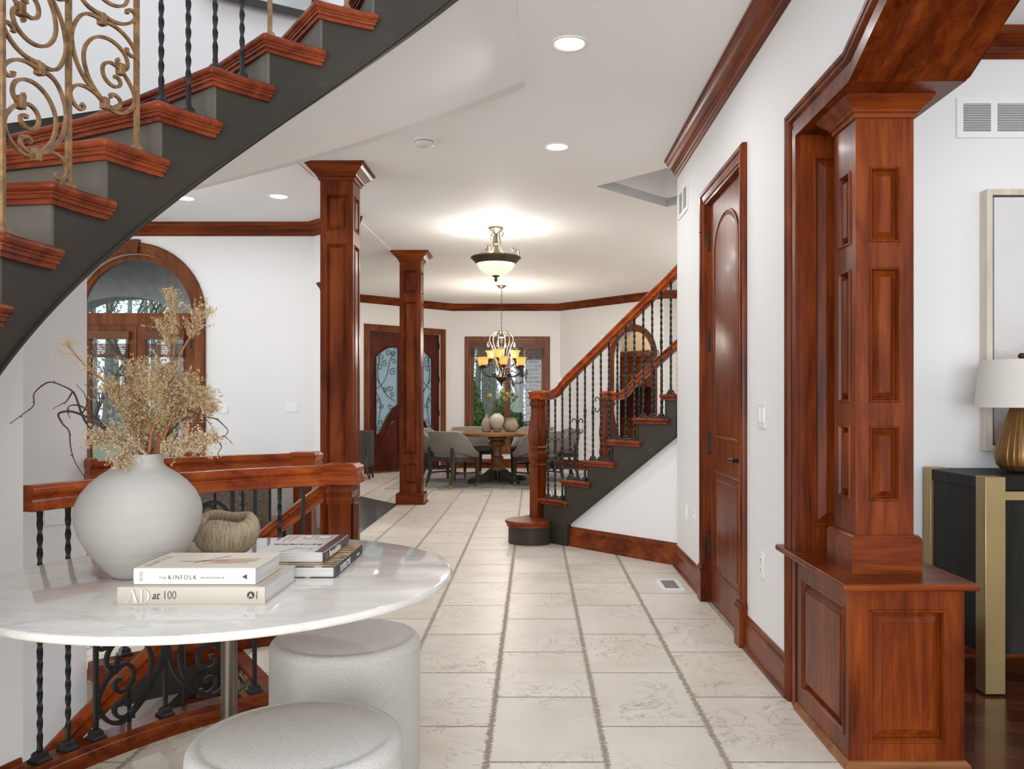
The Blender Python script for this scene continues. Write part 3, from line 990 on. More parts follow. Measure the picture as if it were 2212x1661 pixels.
# ================================================================== DOORS AND WINDOWS
# door_1: carved double entrance door on the dining bay
d1 = sthing('door_1', tuple(DA + DIRL * 0.87))
b = new()
casing(b, MDL, [(0.13, 0), (0.13, 2.41), (1.615, 2.41), (1.615, 0)], [(q[0] * 1.15, q[1]) for q in CASE])
obj('casing', b, CASEW, d1)
b = new()
box(b, 0.10, -0.005, -0.14, 1.64, 0.022, 0.02, MDL)
obj('threshold', b, CASEW, d1)
def lite(side):
    """outline of the shaped glass in one leaf; x measured from the meeting edge outwards"""
    top = [(0.135, 1.98), (0.20, 2.10), (0.30, 2.17), (0.42, 2.165), (0.52, 2.09), (0.565, 1.98)]
    low = [(0.58, 0.60), (0.50, 0.70), (0.40, 0.90), (0.30, 1.02), (0.20, 1.10), (0.135, 1.15)]
    return top, low
def leaf(x0, sgn):
    lf = new()
    w_ = 0.7425
    def m(p):
        return (x0 + sgn * p[0], p[1])
    # glass outline: tall shape, arched top falling to the hinge side and an S-curved sill rising to the meeting stile
    out = [(0.13, 1.16), (0.13, 2.14)] + [(0.13 + 0.46 * k / 8, 2.14 + 0.045 * math.sin(PI * k / 8) - 0.17 * (k / 8) ** 1.7) for k in range(1, 9)]
    out += [(0.59, 0.62), (0.545, 0.645), (0.48, 0.72), (0.42, 0.84), (0.35, 0.96), (0.26, 1.07), (0.18, 1.13)]
    g2 = [m(p) for p in out]
    holed(lf, [m((0.003, 0.025)), m((w_, 0.025)), m((w_, 2.405)), m((0.003, 2.405))], [g2], MDL @ Matrix.Translation((0, 0, -0.10)), 0.05)
    o = obj('door_leaf', lf, MAHOG, d1, smooth=25)
    bd = new()
    tube(bd, [MDL @ Vector((*p, -0.045)) for p in g2 + [g2[0], g2[1]]], 0.016, 6)
    obj('glass_bead', bd, MAHOG, o)
    gb = new()
    holed(gb, g2, [], MDL @ Matrix.Translation((0, 0, -0.085)), 0.006)
    obj('frosted_pane', gb, FROST, o, smooth=0)
    pn = new()
    pl = [(0.14, 0.30), (0.58, 0.30), (0.58, 0.46), (0.50, 0.53), (0.42, 0.66), (0.34, 0.80), (0.24, 0.90), (0.14, 0.94)]
    q = [m(p) for p in pl]
    cen = Vector((sum(p[0] for p in q) / len(q), sum(p[1] for p in q) / len(q)))
    def ins(k):
        return [(cen.x + (p[0] - cen.x) * k, cen.y + (p[1] - cen.y) * k) for p in q]
    rings(pn, [[MDL @ Vector((*p, h)) for p in ins(k)] for k, h in ((1.06, -0.052), (1.05, -0.036), (1.0, -0.04), (0.98, -0.052), (0.94, -0.052), (0.80, -0.036))], False, True)
    obj('carved_panel', pn, MAHOG, o)
    ir = new()
    def sp2(c, r0, a0, turns, s=1, n=18):
        return [MDL @ Vector((x0 + sgn * (c[0] + (r0 * (1 - 0.75 * i / n)) * math.cos(a0 + s * turns * 2 * PI * i / n)), c[1] + (r0 * (1 - 0.75 * i / n)) * math.sin(a0 + s * turns * 2 * PI * i / n), -0.055)) for i in range(n + 1)]
    for (c, r0, a0, tn, s) in (((0.22, 2.04), 0.055, -2.0, 1.2, 1), ((0.33, 2.04), 0.06, 3.6, 1.2, -1), ((0.47, 1.96), 0.07, -1.6, 1.2, 1), ((0.40, 1.86), 0.06, 2.0, 1.2, -1), ((0.51, 1.80), 0.06, 0.6, 1.2, 1), ((0.24, 1.72), 0.07, 2.5, 1.25, -1), ((0.22, 1.90), 0.05, 0.4, 1.1, 1), ((0.30, 1.44), 0.06, 2.6, 1.2, 1), ((0.26, 1.34), 0.05, -1.0, 1.2, -1), ((0.40, 1.40), 0.05, 0.5, 1.2, 1), ((0.51, 1.22), 0.05, 2.2, 1.2, -1), ((0.46, 1.12), 0.05, -0.8, 1.2, 1), ((0.28, 1.12), 0.055, 1.2, 1.2, -1), ((0.50, 0.86), 0.05, 2.0, 1.2, 1), ((0.54, 0.76), 0.045, -0.9, 1.2, -1)):
        tube(ir, sp2(c, r0, a0, tn, s), 0.0055, 5)
    for ln in (((0.20, 2.08), (0.30, 1.90), (0.36, 1.66), (0.46, 1.50), (0.58, 1.42)), ((0.58, 1.62), (0.44, 1.44), (0.34, 1.30), (0.20, 1.22)), ((0.56, 1.36), (0.48, 1.18), (0.50, 1.00), (0.54, 0.80)), ((0.50, 2.0), (0.54, 1.7), (0.50, 1.52))):
        tube(ir, [MDL @ Vector((x0 + sgn * p.x, p.y, -0.055)) for p in catmull([(a, c_, 0) for a, c_ in ln], 6)], 0.0055, 5)
    obj('iron_scrollwork', ir, IRON, o)
    hb = new()
    for z in (0.35, 0.95, 1.55, 2.15):
        box(hb, *sorted_box(x0 + sgn * (w_ - 0.006), z, -0.052, x0 + sgn * (w_ + 0.012), z + 0.11, -0.03), MDL)
    obj('hinge', hb, HINGE, o)
def sorted_box(x0, y0, z0, x1, y1, z1):
    return (min(x0, x1), min(y0, y1), min(z0, z1), max(x0, x1), max(y0, y1), max(z0, z1))
leaf(0.8725, -1)
leaf(0.8725, 1)

# window_1 over the dining table
w1 = sthing('window_1', tuple(DB + Vector((1.0, 0, 0))))
b = new()
casing(b, MDC, [(WL, WB), (WL, WT), (WR_, WT), (WR_, WB), (WL, WB)], [(q[0] * 1.15, q[1]) for q in CASE])
obj('casing', b, CASEW, w1)
b = new()
mid = (WL + WR_) / 2
for x0, x1 in ((WL, mid), (mid, WR_)):
    for a, c_, d_, e in ((x0, WB, x0 + 0.05, WT), (x1 - 0.05, WB, x1, WT), (x0 + 0.05, WB, x1 - 0.05, WB + 0.06), (x0 + 0.05, WT - 0.06, x1 - 0.05, WT)):
        box(b, a, c_, -0.10, d_, e, -0.05, MDC)
obj('window_sash', b, CASEW, w1)
b = new()
box(b, WL, WB, -0.082, WR_, WT, -0.078, MDC)
obj('glass_pane', b, GLASS, w1, smooth=0)
b = new()
box(b, WL + 0.003, WT - 0.10, -0.045, WR_ - 0.003, WT, 0.012, MDC)
for k in range(9):
    box(b, WL + 0.01, WT - 0.115 - k * 0.014, -0.042, WR_ - 0.01, WT - 0.108 - k * 0.014, 0.0, MDC)
box(b, WL + 0.01, WT - 0.262, -0.045, WR_ - 0.01, WT - 0.24, 0.0, MDC)
obj('wood_blind', b, wood('blind_wood', 'x', (0.06, 0.022, 0.01), (0.115, 0.045, 0.02), (0.16, 0.065, 0.03), 0.4, 0.1), w1)
b = new()
tube(b, [MDC @ Vector((WL + 0.06, WT - 0.12, 0.0)), MDC @ Vector((WL + 0.06, WT - 0.92, 0.0))], 0.004, 5)
obj('tilt_wand', b, CASEW, w1)

# door_2: arched porch door of the left room
d2 = sthing('door_2', (DX, LWY, 0))
mDX = DX + 8.2
b = new()
path = [(mDX - DR, 0)] + archpts(mDX, DZ, DR, 28) + [(mDX + DR, 0)]
casing(b, ML, path, [(q[0] * 1.2, q[1]) for q in CASE])
obj('casing', b, CASEW, d2)
b = new()
prism(b, [ML @ Vector(p) for p in ((mDX - 0.045, DZ + DR + 0.002, 0.0), (mDX + 0.045, DZ + DR + 0.002, 0.0), (mDX + 0.062, DZ + DR + 0.135, 0.0), (mDX - 0.062, DZ + DR + 0.135, 0.0))], ML.to_3x3() @ Vector((0, 0, 0.05)))
obj('keystone', b, CASEW, d2)
b = new()
casing(b, ML @ Matrix.Translation((0, 0, -0.10)), archpts(mDX, DZ, DR - 0.055, 28), [(0, 0), (0, 0.05), (0.055, 0.05), (0.055, 0)])
box(b, mDX - DR, DZ - 0.10, -0.10, mDX + DR, DZ + 0.015, -0.03, ML)
box(b, mDX - DR, 0, -0.11, mDX - DR + 0.05, DZ, -0.03, ML)
box(b, mDX + DR - 0.05, 0, -0.11, mDX + DR, DZ, -0.03, ML)
obj('door_frame', b, CASEW, d2)
b = new()
holed(b, archpts(mDX, DZ, DR - 0.03, 28), [], ML @ Matrix.Translation((0, 0, -0.075)), 0.004)
obj('transom_pane', b, GLASS, d2, smooth=0)
BLINDW = wood('shade_wood', 'x', (0.07, 0.026, 0.012), (0.13, 0.05, 0.023), (0.18, 0.075, 0.035), 0.4, 0.1)
for sg in (-1, 1):
    xa, xb = sorted((mDX + sg * 0.004, mDX + sg * (DR - 0.052)))
    b = new()
    for a, c_, d_, e in ((xa, 0.01, xa + 0.085, DZ - 0.105), (xb - 0.085, 0.01, xb, DZ - 0.105), (xa + 0.085, 0.01, xb - 0.085, 0.25), (xa + 0.085, DZ - 0.22, xb - 0.085, DZ - 0.105)):
        box(b, a, c_, -0.085, d_, e, -0.045, ML)
    lf = obj('door_leaf', b, CASEW, d2)
    b = new()
    box(b, xa + 0.08, 0.24, -0.068, xb - 0.08, DZ - 0.21, -0.064, ML)
    obj('glass_pane', b, GLASS, lf, smooth=0)
    b = new()
    box(b, xa + 0.07, DZ - 0.245, -0.045, xb - 0.05, DZ - 0.17, 0.015, ML)
    for k in range(7):
        box(b, xa + 0.08, DZ - 0.30 - k * 0.017, -0.045, xb - 0.07, DZ - 0.293 - k * 0.017, -0.004, ML)
    box(b, xa + 0.08, DZ - 0.425, -0.045, xb - 0.07, DZ - 0.405, -0.004, ML)
    obj('wood_blind', b, BLINDW, lf)
    b = new()
    for z in (0.22, 1.1, 1.75):
        box(b, *sorted_box(mDX + sg * (DR - 0.058), z, -0.046, mDX + sg * (DR - 0.044), z + 0.10, -0.024), ML)
    obj('hinge', b, HINGE, lf)

# door_3: closet door with arched upper panel
d3 = sthing('door_3', (WX_, 4.6, 0))
b = new()
casing(b, MR, [(1.055, 0), (1.055, 2.41), (1.905, 2.41), (1.905, 0)], CASE)
obj('casing', b, WZ, d3)
b = new()
for s in (1.055 - 0.098, 1.905 - 0.003):
    box(b, s, 0, 0, s + 0.101, 0.185, 0.042, MR)
    for k, (z, e) in enumerate(((0.185, 0.046), (0.195, 0.040), (0.205, 0.036))):
        box(b, s - 0.002, z, 0, s + 0.103, z + 0.011, e, MR)
obj('plinth_block', b, WZ, d3)
b = new()
box(b, 1.055, 0, -0.12, 1.0595, 2.4055, 0.0, MR)
box(b, 1.9005, 0, -0.12, 1.905, 2.4055, 0.0, MR)
box(b, 1.055, 2.4055, -0.12, 1.905, 2.41, 0.0, MR)
box(b, 1.0595, 0, -0.119, 1.9005, 2.4055, -0.075, MR)
obj('jamb', b, WZ, d3)
b = new()
MD = MR @ Matrix.Translation((1.06, 0.008, -0.016))
panel_face(b, MD, 0.84, 2.397, [(0.125, 0.20, 0.715, 0.80)], scaled(RAISED, 1.5, 1.2))
box(b, 0, 0, -0.035, 0.84, 2.397, -0.002, MD)
lf = obj('door_leaf', b, WZ, d3, smooth=10)
b = new()
def archpanel(ins):
    x0, x1, z0, zs = 0.125 + ins, 0.715 - ins, 0.99 + ins, 2.08
    rr = (x1 - x0) / 2
    return [(x0, z0), (x1, z0)] + [(0.42 + rr * math.cos(R(a)), zs + (rr * 0.66) * math.sin(R(a))) for a in range(0, 181, 12)]
lp = []
for ins, h in ((0, 0), (0.004, 0.007), (0.012, 0.007), (0.018, 0.001), (0.022, 0.0008), (0.05, 0.005)):
    lp.append([MD @ Vector((*p, h)) for p in archpanel(ins)])
rings(b, lp, False, True)
obj('arched_panel', b, WZ, lf, smooth=10)
b = new()
lathe(b, [(0.026, 0.0), (0.026, 0.008), (0.012, 0.012), (0.010, 0.045)], 16, c=(0, 0, 0), M=MD @ Matrix.Translation((0.785, 0.905, 0)))
tube(b, [MD @ Vector(p) for p in ((0.79, 0.905, 0.045), (0.75, 0.907, 0.05), (0.70, 0.902, 0.052), (0.665, 0.90, 0.05))], [0.011, 0.012, 0.0105, 0.008], 10)
obj('door_handle', b, HINGE, lf)
for z in (0.30, 0.90, 1.52, 2.13):
    b = new()
    box(b, -0.012, z, -0.004, 0.014, z + 0.11, 0.008, MD)
    tube(b, [MD @ Vector((-0.001, z - 0.008, 0.008)), MD @ Vector((-0.001, z + 0.118, 0.008))], 0.007, 8)
    if z > 2:
        tube(b, [MD @ Vector((-0.001, z + 0.118, 0.010)), MD @ Vector((-0.05, z + 0.12, 0.03)), MD @ Vector((-0.075, z + 0.12, 0.05))], 0.005, 6)
    obj('hinge', b, HINGE, lf)

# kitchen arch casing
t7 = sthing('trim_7', tuple(DC_ + DIRR * AC))
b = new()
casing(b, MDR, [(AC - AR, 0)] + archpts(AC, AZ, AR, 24) + [(AC + AR, 0)], [(q[0] * 1.2, q[1]) for q in CASE])
obj('casing', b, CASEW, t7)
b = new()
prism(b, [MDR @ Vector(p) for p in ((AC - 0.04, AZ + AR, 0.0), (AC + 0.04, AZ + AR, 0.0), (AC + 0.055, AZ + AR + 0.13, 0.0), (AC - 0.055, AZ + AR + 0.13, 0.0))], MDR.to_3x3() @ Vector((0, 0, 0.05)))
obj('keystone', b, CASEW, t7)

# ================================================================== OUTSIDE
b = new()
box(b, -40, 8.4, -0.35, 40, 70, -0.25)
struct('ground_outside', b, LAWN, smooth=0)
b = new()
MP = frame_m((-9.0, 11.0, 0), (1, 0, 0), (0, 0, 1))
ap = [(2.8, 2.31)] + [(3.53 + 0.73 * math.cos(R(a)), 2.28 + 0.33 * math.sin(R(a))) for a in range(170, 9, -10)] + [(4.26, 2.31)]
box(b, -2, -0.3, -0.35, 2.8, 3.6, 0, MP)
box(b, 4.26, -0.3, -0.35, 6.2, 3.6, 0, MP)
lp = [[MP @ Vector((x, z, 0)), MP @ Vector((x, 3.6, 0)), MP @ Vector((x, 3.6, -0.35)), MP @ Vector((x, z, -0.35))] for x, z in ap]
rings(b, lp)
struct('wall_porch', b, STUCCO, smooth=0)
b = new()
box(b, -11, 8.34, 3.02, -3.9, 11.4, 3.1)
for y in (8.9, 9.7, 10.5):
    box(b, -11, y, 2.93, -3.9, y + 0.12, 3.02)
struct('ceiling_porch', b, PORCHC, smooth=0)

# ================================================================== COLUMNS, PEDESTAL
def col_face(M, W, z0, z1, pans, mx, rg):
    b = new()
    panel_face(b, M, W, z1 - z0, [(mx, p0 - z0, W - mx, p1 - z0) for p0, p1 in pans], rg)
    return b
CAPP = [(0.0, 0.0), (0.010, 0.002), (0.014, 0.014), (0.014, 0.024), (0.026, 0.030), (0.028, 0.040), (0.040, 0.052), (0.066, 0.074), (0.082, 0.094), (0.086, 0.104), (0.098, 0.108), (0.102, 0.122)]
def column(label, x, y, w, z0, z1, pans, base_h, base_o, cap_k, cap_h, mx, rg, plinth=0.0):
    t = thing('wooden_column', label, 'column', (x, y, z0))
    t['kind'] = 'thing'
    h = w / 2
    zt = z1 - cap_h
    b = new()
    for O, U in (((x - h, y - h, z0), (1, 0, 0)), ((x + h, y - h, z0), (0, 1, 0)), ((x + h, y + h, z0), (-1, 0, 0)), ((x - h, y + h, z0), (0, -1, 0))):
        panel_face(b, frame_m(O, U, (0, 0, 1)), w, z1 - z0, [(mx, p0 - z0, w - mx, p1 - z0) for p0, p1 in pans], rg)
    obj('shaft', b, WZ, t, smooth=10)
    b = new()
    lathe(b, [(h + base_o, z0), (h + base_o, z0 + base_h - 0.016), (h + base_o - 0.004, z0 + base_h - 0.006), (h + base_o - 0.010, z0 + base_h), (h - 0.002, z0 + base_h)], square=True, c=(x, y, 0), cap0=False, cap1=False)
    if plinth:
        lathe(b, [(h + base_o + plinth, z0), (h + base_o + plinth, z0 + 0.010), (h + base_o, z0 + 0.022)], square=True, c=(x, y, 0), cap0=False, cap1=False)
    obj('base', b, WX, t, smooth=12)
    b = new()
    k = cap_k / 0.102
    lathe(b, [(h + r * k, zt + z * cap_h / 0.122) for r, z in CAPP] + [(0.01, z1)], square=True, c=(x, y, 0), cap0=False)
    obj('capital', b, WX, t)
    return t
TALL = [(0.235, 0.487), (0.585, 2.397), (2.49, 2.765)]
column('tall cherry column beside the stair newel, standing before the far white wall', -1.47, 6.285, 0.245, 0.0, CEIL, TALL, 0.13, 0.04, 0.102, 0.122, 0.042, scaled(RAISED, 1.15), 0.014)
column('farther cherry column on the stone floor, in front of the double entrance door', -1.46, 9.885, 0.25, 0.0, CEIL, TALL, 0.13, 0.04, 0.102, 0.122, 0.042, scaled(RAISED, 1.15), 0.014)
t = column('short panelled cherry column standing on the knee wall under the arch', 1.2265, 2.99, 0.203, 0.62, 2.29, [(0.87, 1.133), (1.215, 1.688), (1.775, 2.039)], 0.132, 0.021, 0.064, 0.083, 0.047, scaled(RAISED, 1.0, 1.3))

kw = thing('knee_wall_cabinet', 'low panelled cherry knee wall that carries the short column', 'knee wall', (1.235, 3.0, 0))
X0, X1, Y0, Y1, ZT = 1.044, 1.428, 2.74, 3.276, 0.597
b = new()
panel_face(b, frame_m((X0, Y0, 0), (1, 0, 0), (0, 0, 1)), X1 - X0, ZT, [(0.067, 0.084, 0.325, 0.529)], scaled(RAISED, 1.35, 1.2))
panel_face(b, frame_m((X0, Y1, 0), (0, -1, 0), (0, 0, 1)), Y1 - Y0, ZT, [(0.055, 0.095, 0.50, 0.534)], scaled(RAISED, 1.35, 1.2))
panel_face(b, frame_m((X1, Y0, 0), (0, 1, 0), (0, 0, 1)), Y1 - Y0, ZT, [(0.055, 0.095, 0.50, 0.534)], scaled(RAISED, 1.35, 1.2))
obj('panelling', b, WZ, kw, smooth=10)
b = new()
prism(b, [(1.012, 2.700, 0.596), (1.462, 2.700, 0.596), (1.462, 3.47, 0.596), (1.43, 3.47, 0.596), (1.43, 3.31, 0.596), (1.0545, 3.31, 0.596), (1.0545, 3.47, 0.596), (1.012, 3.47, 0.596)], (0, 0, 0.024))
obj('top_slab', b, WX, kw, bevel=0.008, seg=3)
b = new()
sweep(b, [(0, 0), (0.016, 0), (0.016, 0.012), (0.006, 0.026), (0, 0.028)], [(X1, Y1, 0), (X1, Y0, 0), (X0, Y0, 0), (X0, Y1, 0)][::-1])
obj('shoe_moulding', b, wood('worn_shoe_wood', 'x', (0.13, 0.045, 0.016), (0.24, 0.095, 0.035), (0.33, 0.15, 0.06)), kw)

# ================================================================== IRONWORK
def bar(bm, p, z0, z1, r=0.0082, style='twist', rot=0.6, ph=0.0):
    """an upright forged bar; style twist: spiral shaft with a leaf knuckle; plain: square bar"""
    L = z1 - z0
    if style == 'plain':
        lp = [[Vector((p[0] + r * 1.18 * math.cos(rot + k * PI / 2), p[1] + r * 1.18 * math.sin(rot + k * PI / 2), z)) for k in range(4)] for z in (z0, z1)]
        rings(bm, lp)
        return
    n = max(24, int(L / 0.016))
    lp = []
    for i in range(n + 1):
        f = i / n
        z = z0 + L * f
        tw = 0.0
        if f > 0.06:
            tw = (min(f, 0.94) - 0.06) * L * 34
        kn = math.exp(-((f - 0.52 - ph) / 0.045) ** 2) * 0.42 + math.exp(-((f - 0.40 - ph) / 0.03) ** 2) * 0.12
        wob = 1 + 0.10 * math.sin(i * 2.1)
        rr = r * 1.12 * wob * (1 + kn)
        lp.append([Vector((p[0] + rr * math.cos(rot + tw + k * PI / 2), p[1] + rr * math.sin(rot + tw + k * PI / 2), z)) for k in range(4)])
    rings(bm, lp)
def shoe(bm, p, z, k=1.0, rot=0.0):
    lathe(bm, [(0.026 * k, z), (0.026 * k, z + 0.008 * k), (0.021 * k, z + 0.013 * k), (0.018 * k, z + 0.018 * k), (0.018 * k, z + 0.026 * k), (0.012 * k, z + 0.034 * k)], square=True, rot=rot, c=(p[0], p[1], 0), cap0=False)
def baluster(parent, p, z0, z1, m, style='twist', rot=0.0, k=1.0, ph=0.0, r=0.0082):
    b = new()
    bar(b, p, z0 + 0.02, z1, r, style, rot + PI / 4, ph)
    o = obj('baluster', b, m, parent, smooth=40)
    b = new()
    shoe(b, p, z0, k, rot)
    obj('base_shoe', b, m, o)
    return o
def nrm(pts):
    return [((x - 595) / 585.0, (935 - y) / 805.0) for x, y in pts]
CURLS = [nrm(c) for c in (
    [(860, 150), (760, 160), (690, 215), (640, 320), (620, 420), (628, 520), (660, 640), (720, 745), (800, 825), (890, 900), (960, 935), (1040, 925), (1110, 870), (1155, 790), (1160, 710), (1130, 640), (1080, 570), (1030, 525), (960, 500), (905, 520), (875, 570), (880, 640), (920, 690), (975, 705), (1020, 680), (1030, 640), (1005, 610), (975, 615)],
    [(1015, 435), (1000, 455), (1020, 490), (1060, 512), (1090, 480), (1095, 425), (1065, 355), (990, 305), (900, 297), (810, 340), (745, 425), (717, 520), (722, 620), (760, 735), (825, 825), (890, 885), (950, 908), (1005, 885), (1032, 840), (1015, 795), (970, 780), (940, 795), (955, 815)],
    [(870, 160), (960, 148), (1050, 172), (1120, 222), (1165, 285), (1162, 330), (1130, 345), (1092, 325), (1090, 292)],
    [(890, 890), (820, 845), (740, 820), (670, 833), (622, 880), (608, 945), (640, 1010), (690, 1038), (718, 1005), (695, 985)])]
COLLARS = nrm([(868, 150), (893, 895), (1032, 518)])
def scroll_cell(parent, pc, ps, zb, h, m, r=0.0075, top=True, tails=True):
    """the C-scrolls between a centre bar at pc and a side bar at ps: a lower group and its mirror image above"""
    pc, ps = Vector(pc[:2]), Vector(ps[:2])
    b = new()
    nn = Vector((-(ps - pc).y, (ps - pc).x, 0)).normalized()
    def to(u, w):
        q = pc + (ps - pc) * u
        return Vector((q.x, q.y, zb + w * h))
    for flip in ((0, 1) if top else (0,)):
        for c in (CURLS if tails else CURLS[:3]):
            pts = [(u, (2 - w if flip else w)) for u, w in c]
            P = catmull([to(u, w) for u, w in pts], 5)
            n = len(P)
            rad = [r * (1.0 if 5 < i < n - 5 else (1.28 if i in (0, 1, n - 1, n - 2) else 1.08)) for i in range(n)]
            tube(b, P, rad, 4, rot=PI / 4, ref=tuple(nn))
    o = obj('scroll', b, m, parent, smooth=50)
    spots = [to(u, w) for u, w in COLLARS] + ([to(u, 2 - w) for u, w in COLLARS[1:]] if top else [])
    for p in spots:
        b = new()
        d = (ps - pc).normalized()
        box(b, -0.010, -0.017, -0.011, 0.010, 0.017, 0.011, frame_m(p, (d.x, d.y, 0), (0, 0, 1)))
        obj('collar', b, m, o, bevel=0.002)
    return o

RAILP = [(0.012, 0.0), (0.024, -0.004), (0.032, -0.014), (0.034, -0.024), (0.029, -0.034), (0.022, -0.038), (0.022, -0.044), (0.027, -0.050), (0.033, -0.062), (0.036, -0.070), (0.036, -0.080), (0.030, -0.084)]
RAILP = RAILP + [(-a, c) for a, c in RAILP[::-1]]
def railing_profile(k=1.0):
    return [(a * k, c * k) for a, c in RAILP]

# ================================================================== BALUSTRADE ROUND THE STAIRWELL (near side)
fb = thing('balustrade', 'near curved balustrade with black scrollwork under a cherry rail, behind the marble table', 'balustrade', tuple(arc3(45, 1.585, 0)))
RB = 1.585
b = new()
sweep(b, railing_profile(), [tuple(arc3(69.05 - i * (69.05 - 28.2) / 40, RB, 0.952)) for i in range(41)])
obj('handrail', b, RAILW, fb)
b = new()
sweep(b, [(-0.05, 0.0), (-0.05, 0.05), (-0.045, 0.058), (0.028, 0.058), (0.034, 0.052), (0.036, 0.044), (0.044, 0.040), (0.050, 0.030), (0.052, 0.018), (0.062, 0.014), (0.064, 0.0)], [tuple(arc3(26 + i * (69.0 - 26) / 40, RB, 0.0)) for i in range(41)][::-1])
obj('shoe_rail', b, WX, fb)
def thb(px):
    return th_px(px, RB)
NW1 = arc(25.3, 1.59)
for px, st in ((86, 'twist'), (147, 'twist'), (207, 'plain'), (357, 'plain'), (502, 'plain'), (550, 'plain'), (604, 'twist'), (655, 'plain')):
    th = thb(px)
    baluster(fb, arc(th, RB), 0.058, 0.872, IRON, st, R(th), 0.98, ph=0.0)
pc = arc(thb(357), RB)
for px in (207, 502):
    scroll_cell(fb, pc, arc(thb(px), RB), 0.088, 0.372, IRON, r=0.0098, tails=False)
def newel(parent, x, y, prof, capp, rot=0.0, m=None):
    b = new()
    lathe(b, prof, square=True, c=(x, y, 0), rot=rot)
    o = obj('newel_post', b, m or WZ, parent)
    b = new()
    lathe(b, capp, square=True, c=(x, y, 0), rot=rot)
    obj('newel_cap', b, RAILW, o, bevel=0.003)
    return o
NP = [(0.085, 0.0), (0.085, 0.20), (0.066, 0.215), (0.058, 0.32), (0.050, 0.48), (0.046, 0.62), (0.048, 0.785), (0.054, 0.795), (0.055, 0.818), (0.049, 0.826), (0.056, 0.842), (0.048, 0.868), (0.046, 0.876)]
NC = [(0.079, 0.872), (0.079, 0.886), (0.073, 0.899), (0.071, 0.915), (0.078, 0.931), (0.078, 0.942), (0.060, 0.956), (0.01, 0.958)]
o = newel(fb, NW1.x, NW1.y, NP, NC)
b = new()
panel_face(b, frame_m((NW1.x + 0.058, NW1.y - 0.052, 0.42), (0, 1, 0), (0, 0, 1)), 0.104, 0.40, [(0.022, 0.03, 0.082, 0.37)], scaled(RAISED, 0.6))
obj('side_panel', b, WZ, o, smooth=10)

# far side of the well
sb = thing('balustrade', 'far balustrade of the stairwell, its cherry rail ending in a rosette on the curved wall', 'balustrade', tuple(arc3(37, 2.48, 0)))
b = new()
sweep(b, railing_profile(0.95), [tuple(arc3(48.4 - i * (48.4 - 26.8) / 24, 2.46, 0.952)) for i in range(25)])
obj('handrail', b, RAILW, sb)
b = new()
sweep(b, railing_profile(1.3), [tuple(arc3(48.9, 2.46, 0.966)), tuple(arc3(48.2, 2.46, 0.966))])
obj('rosette', b, RAILW, sb)
b = new()
sweep(b, [(-0.06, 0.0), (-0.06, 0.055), (0.04, 0.055), (0.05, 0.045), (0.052, 0.02), (0.06, 0.015), (0.06, -0.03), (-0.06, -0.03)], [tuple(arc3(48.6 - i * 1.0, 2.44, 0.0)) for i in range(24)][::-1])
obj('shoe_rail', b, WX, sb)
b = new()
arcband(b, 2.382, 2.40, 26, 48.6, -0.15, -0.031, 24)
obj('fascia', b, BLACKP, sb)
for i, th in enumerate((29.5, 32.6, 35.7, 38.8, 41.9, 45.2)):
    baluster(sb, arc(th, 2.46), 0.055, 0.874, IRON, 'twist' if i % 2 else 'plain', R(th), 1.1)
NW2 = arc(25.3, 2.48)
newel(sb, NW2.x, NW2.y, NP, NC)

# basement flight
bs = thing('basement_staircase', 'stairs curving down below the balustrade, with floral carpet runner and a cherry handrail', 'staircase', tuple(arc3(40, 2.0, -0.2)))
BS, BR = 5.4, 0.178
def sector(th0, th1, r0, r1, z, n=6):
    return [arc3(th0 + (th1 - th0) * i / n, r0, z) for i in range(n + 1)] + [arc3(th1 + (th0 - th1) * i / n, r1, z) for i in range(n + 1)]
rn = new()
for k in range(0, 9):
    th = 34.5 + BS * k
    z = -BR * k - 0.002
    b = new()
    if k:
        prism(b, sector(th - BS - 1, th, 1.70, 2.36, z - 0.03), (0, 0, 0.03))
        obj('tread', b, TREADW, bs, bevel=0.008)
    else:
        prism(b, sector(32.5, th + 0.3, 1.64, 2.38, z - 0.035), (0, 0, 0.036))
        obj('tread', b, TREADW, bs, bevel=0.008)
    b = new()
    prism(b, sector(th - 0.9, th - 0.4, 1.70, 2.36, z - BR, 2), (0, 0, BR - 0.035))
    obj('riser', b, RISERP, bs)
    # carpet: over the tread, round the nosing, down the riser
    prism(rn, sector(th - 0.1, th + 0.35, 1.80, 2.26, z - BR + 0.01, 2), (0, 0, BR - 0.03))
    prism(rn, sector(th - BS + 0.5, th + 0.35, 1.80, 2.26, z + 0.001, 4), (0, 0, 0.012)) if k else None
obj('carpet_runner', rn, CARPET, bs, bevel=0.006)
b = new()
def sk(th):
    return 0.05 - 0.033 * (th - 34.0)
arcband(b, 2.36, 2.381, 33, 80, lambda th: sk(th) - 0.30, lambda th: min(sk(th), -0.04), 40)
obj('wall_skirt', b, BLACKP, bs)
b = new()
arcband(b, 2.381, 2.499, 33, 48.5, lambda th: sk(th) - 1.2, lambda th: min(sk(th) - 0.012, -0.16), 40)
obj('wall_ledge', b, BEIGEM, bs)
b = new()
arcband(b, 1.665, 1.695, 33, 80, lambda th: sk(th) - 0.62, lambda th: min(sk(th) - 0.22, -0.055), 40)
obj('inner_string', b, BLACKP, bs)
b = new()
HR = [(27.6, 0.865), (32, 0.775), (37, 0.67), (44, 0.49), (51.3, 0.30), (58, 0.165), (64.5, 0.035), (72, -0.12), (80, -0.28)]
hp = catmull([(a, z, 0) for a, z in HR], 4)
sweep(b, railing_profile(0.86), [tuple(arc3(p.x, 1.685, p.y)) for p in hp][::-1])
obj('handrail', b, RAILW, bs)
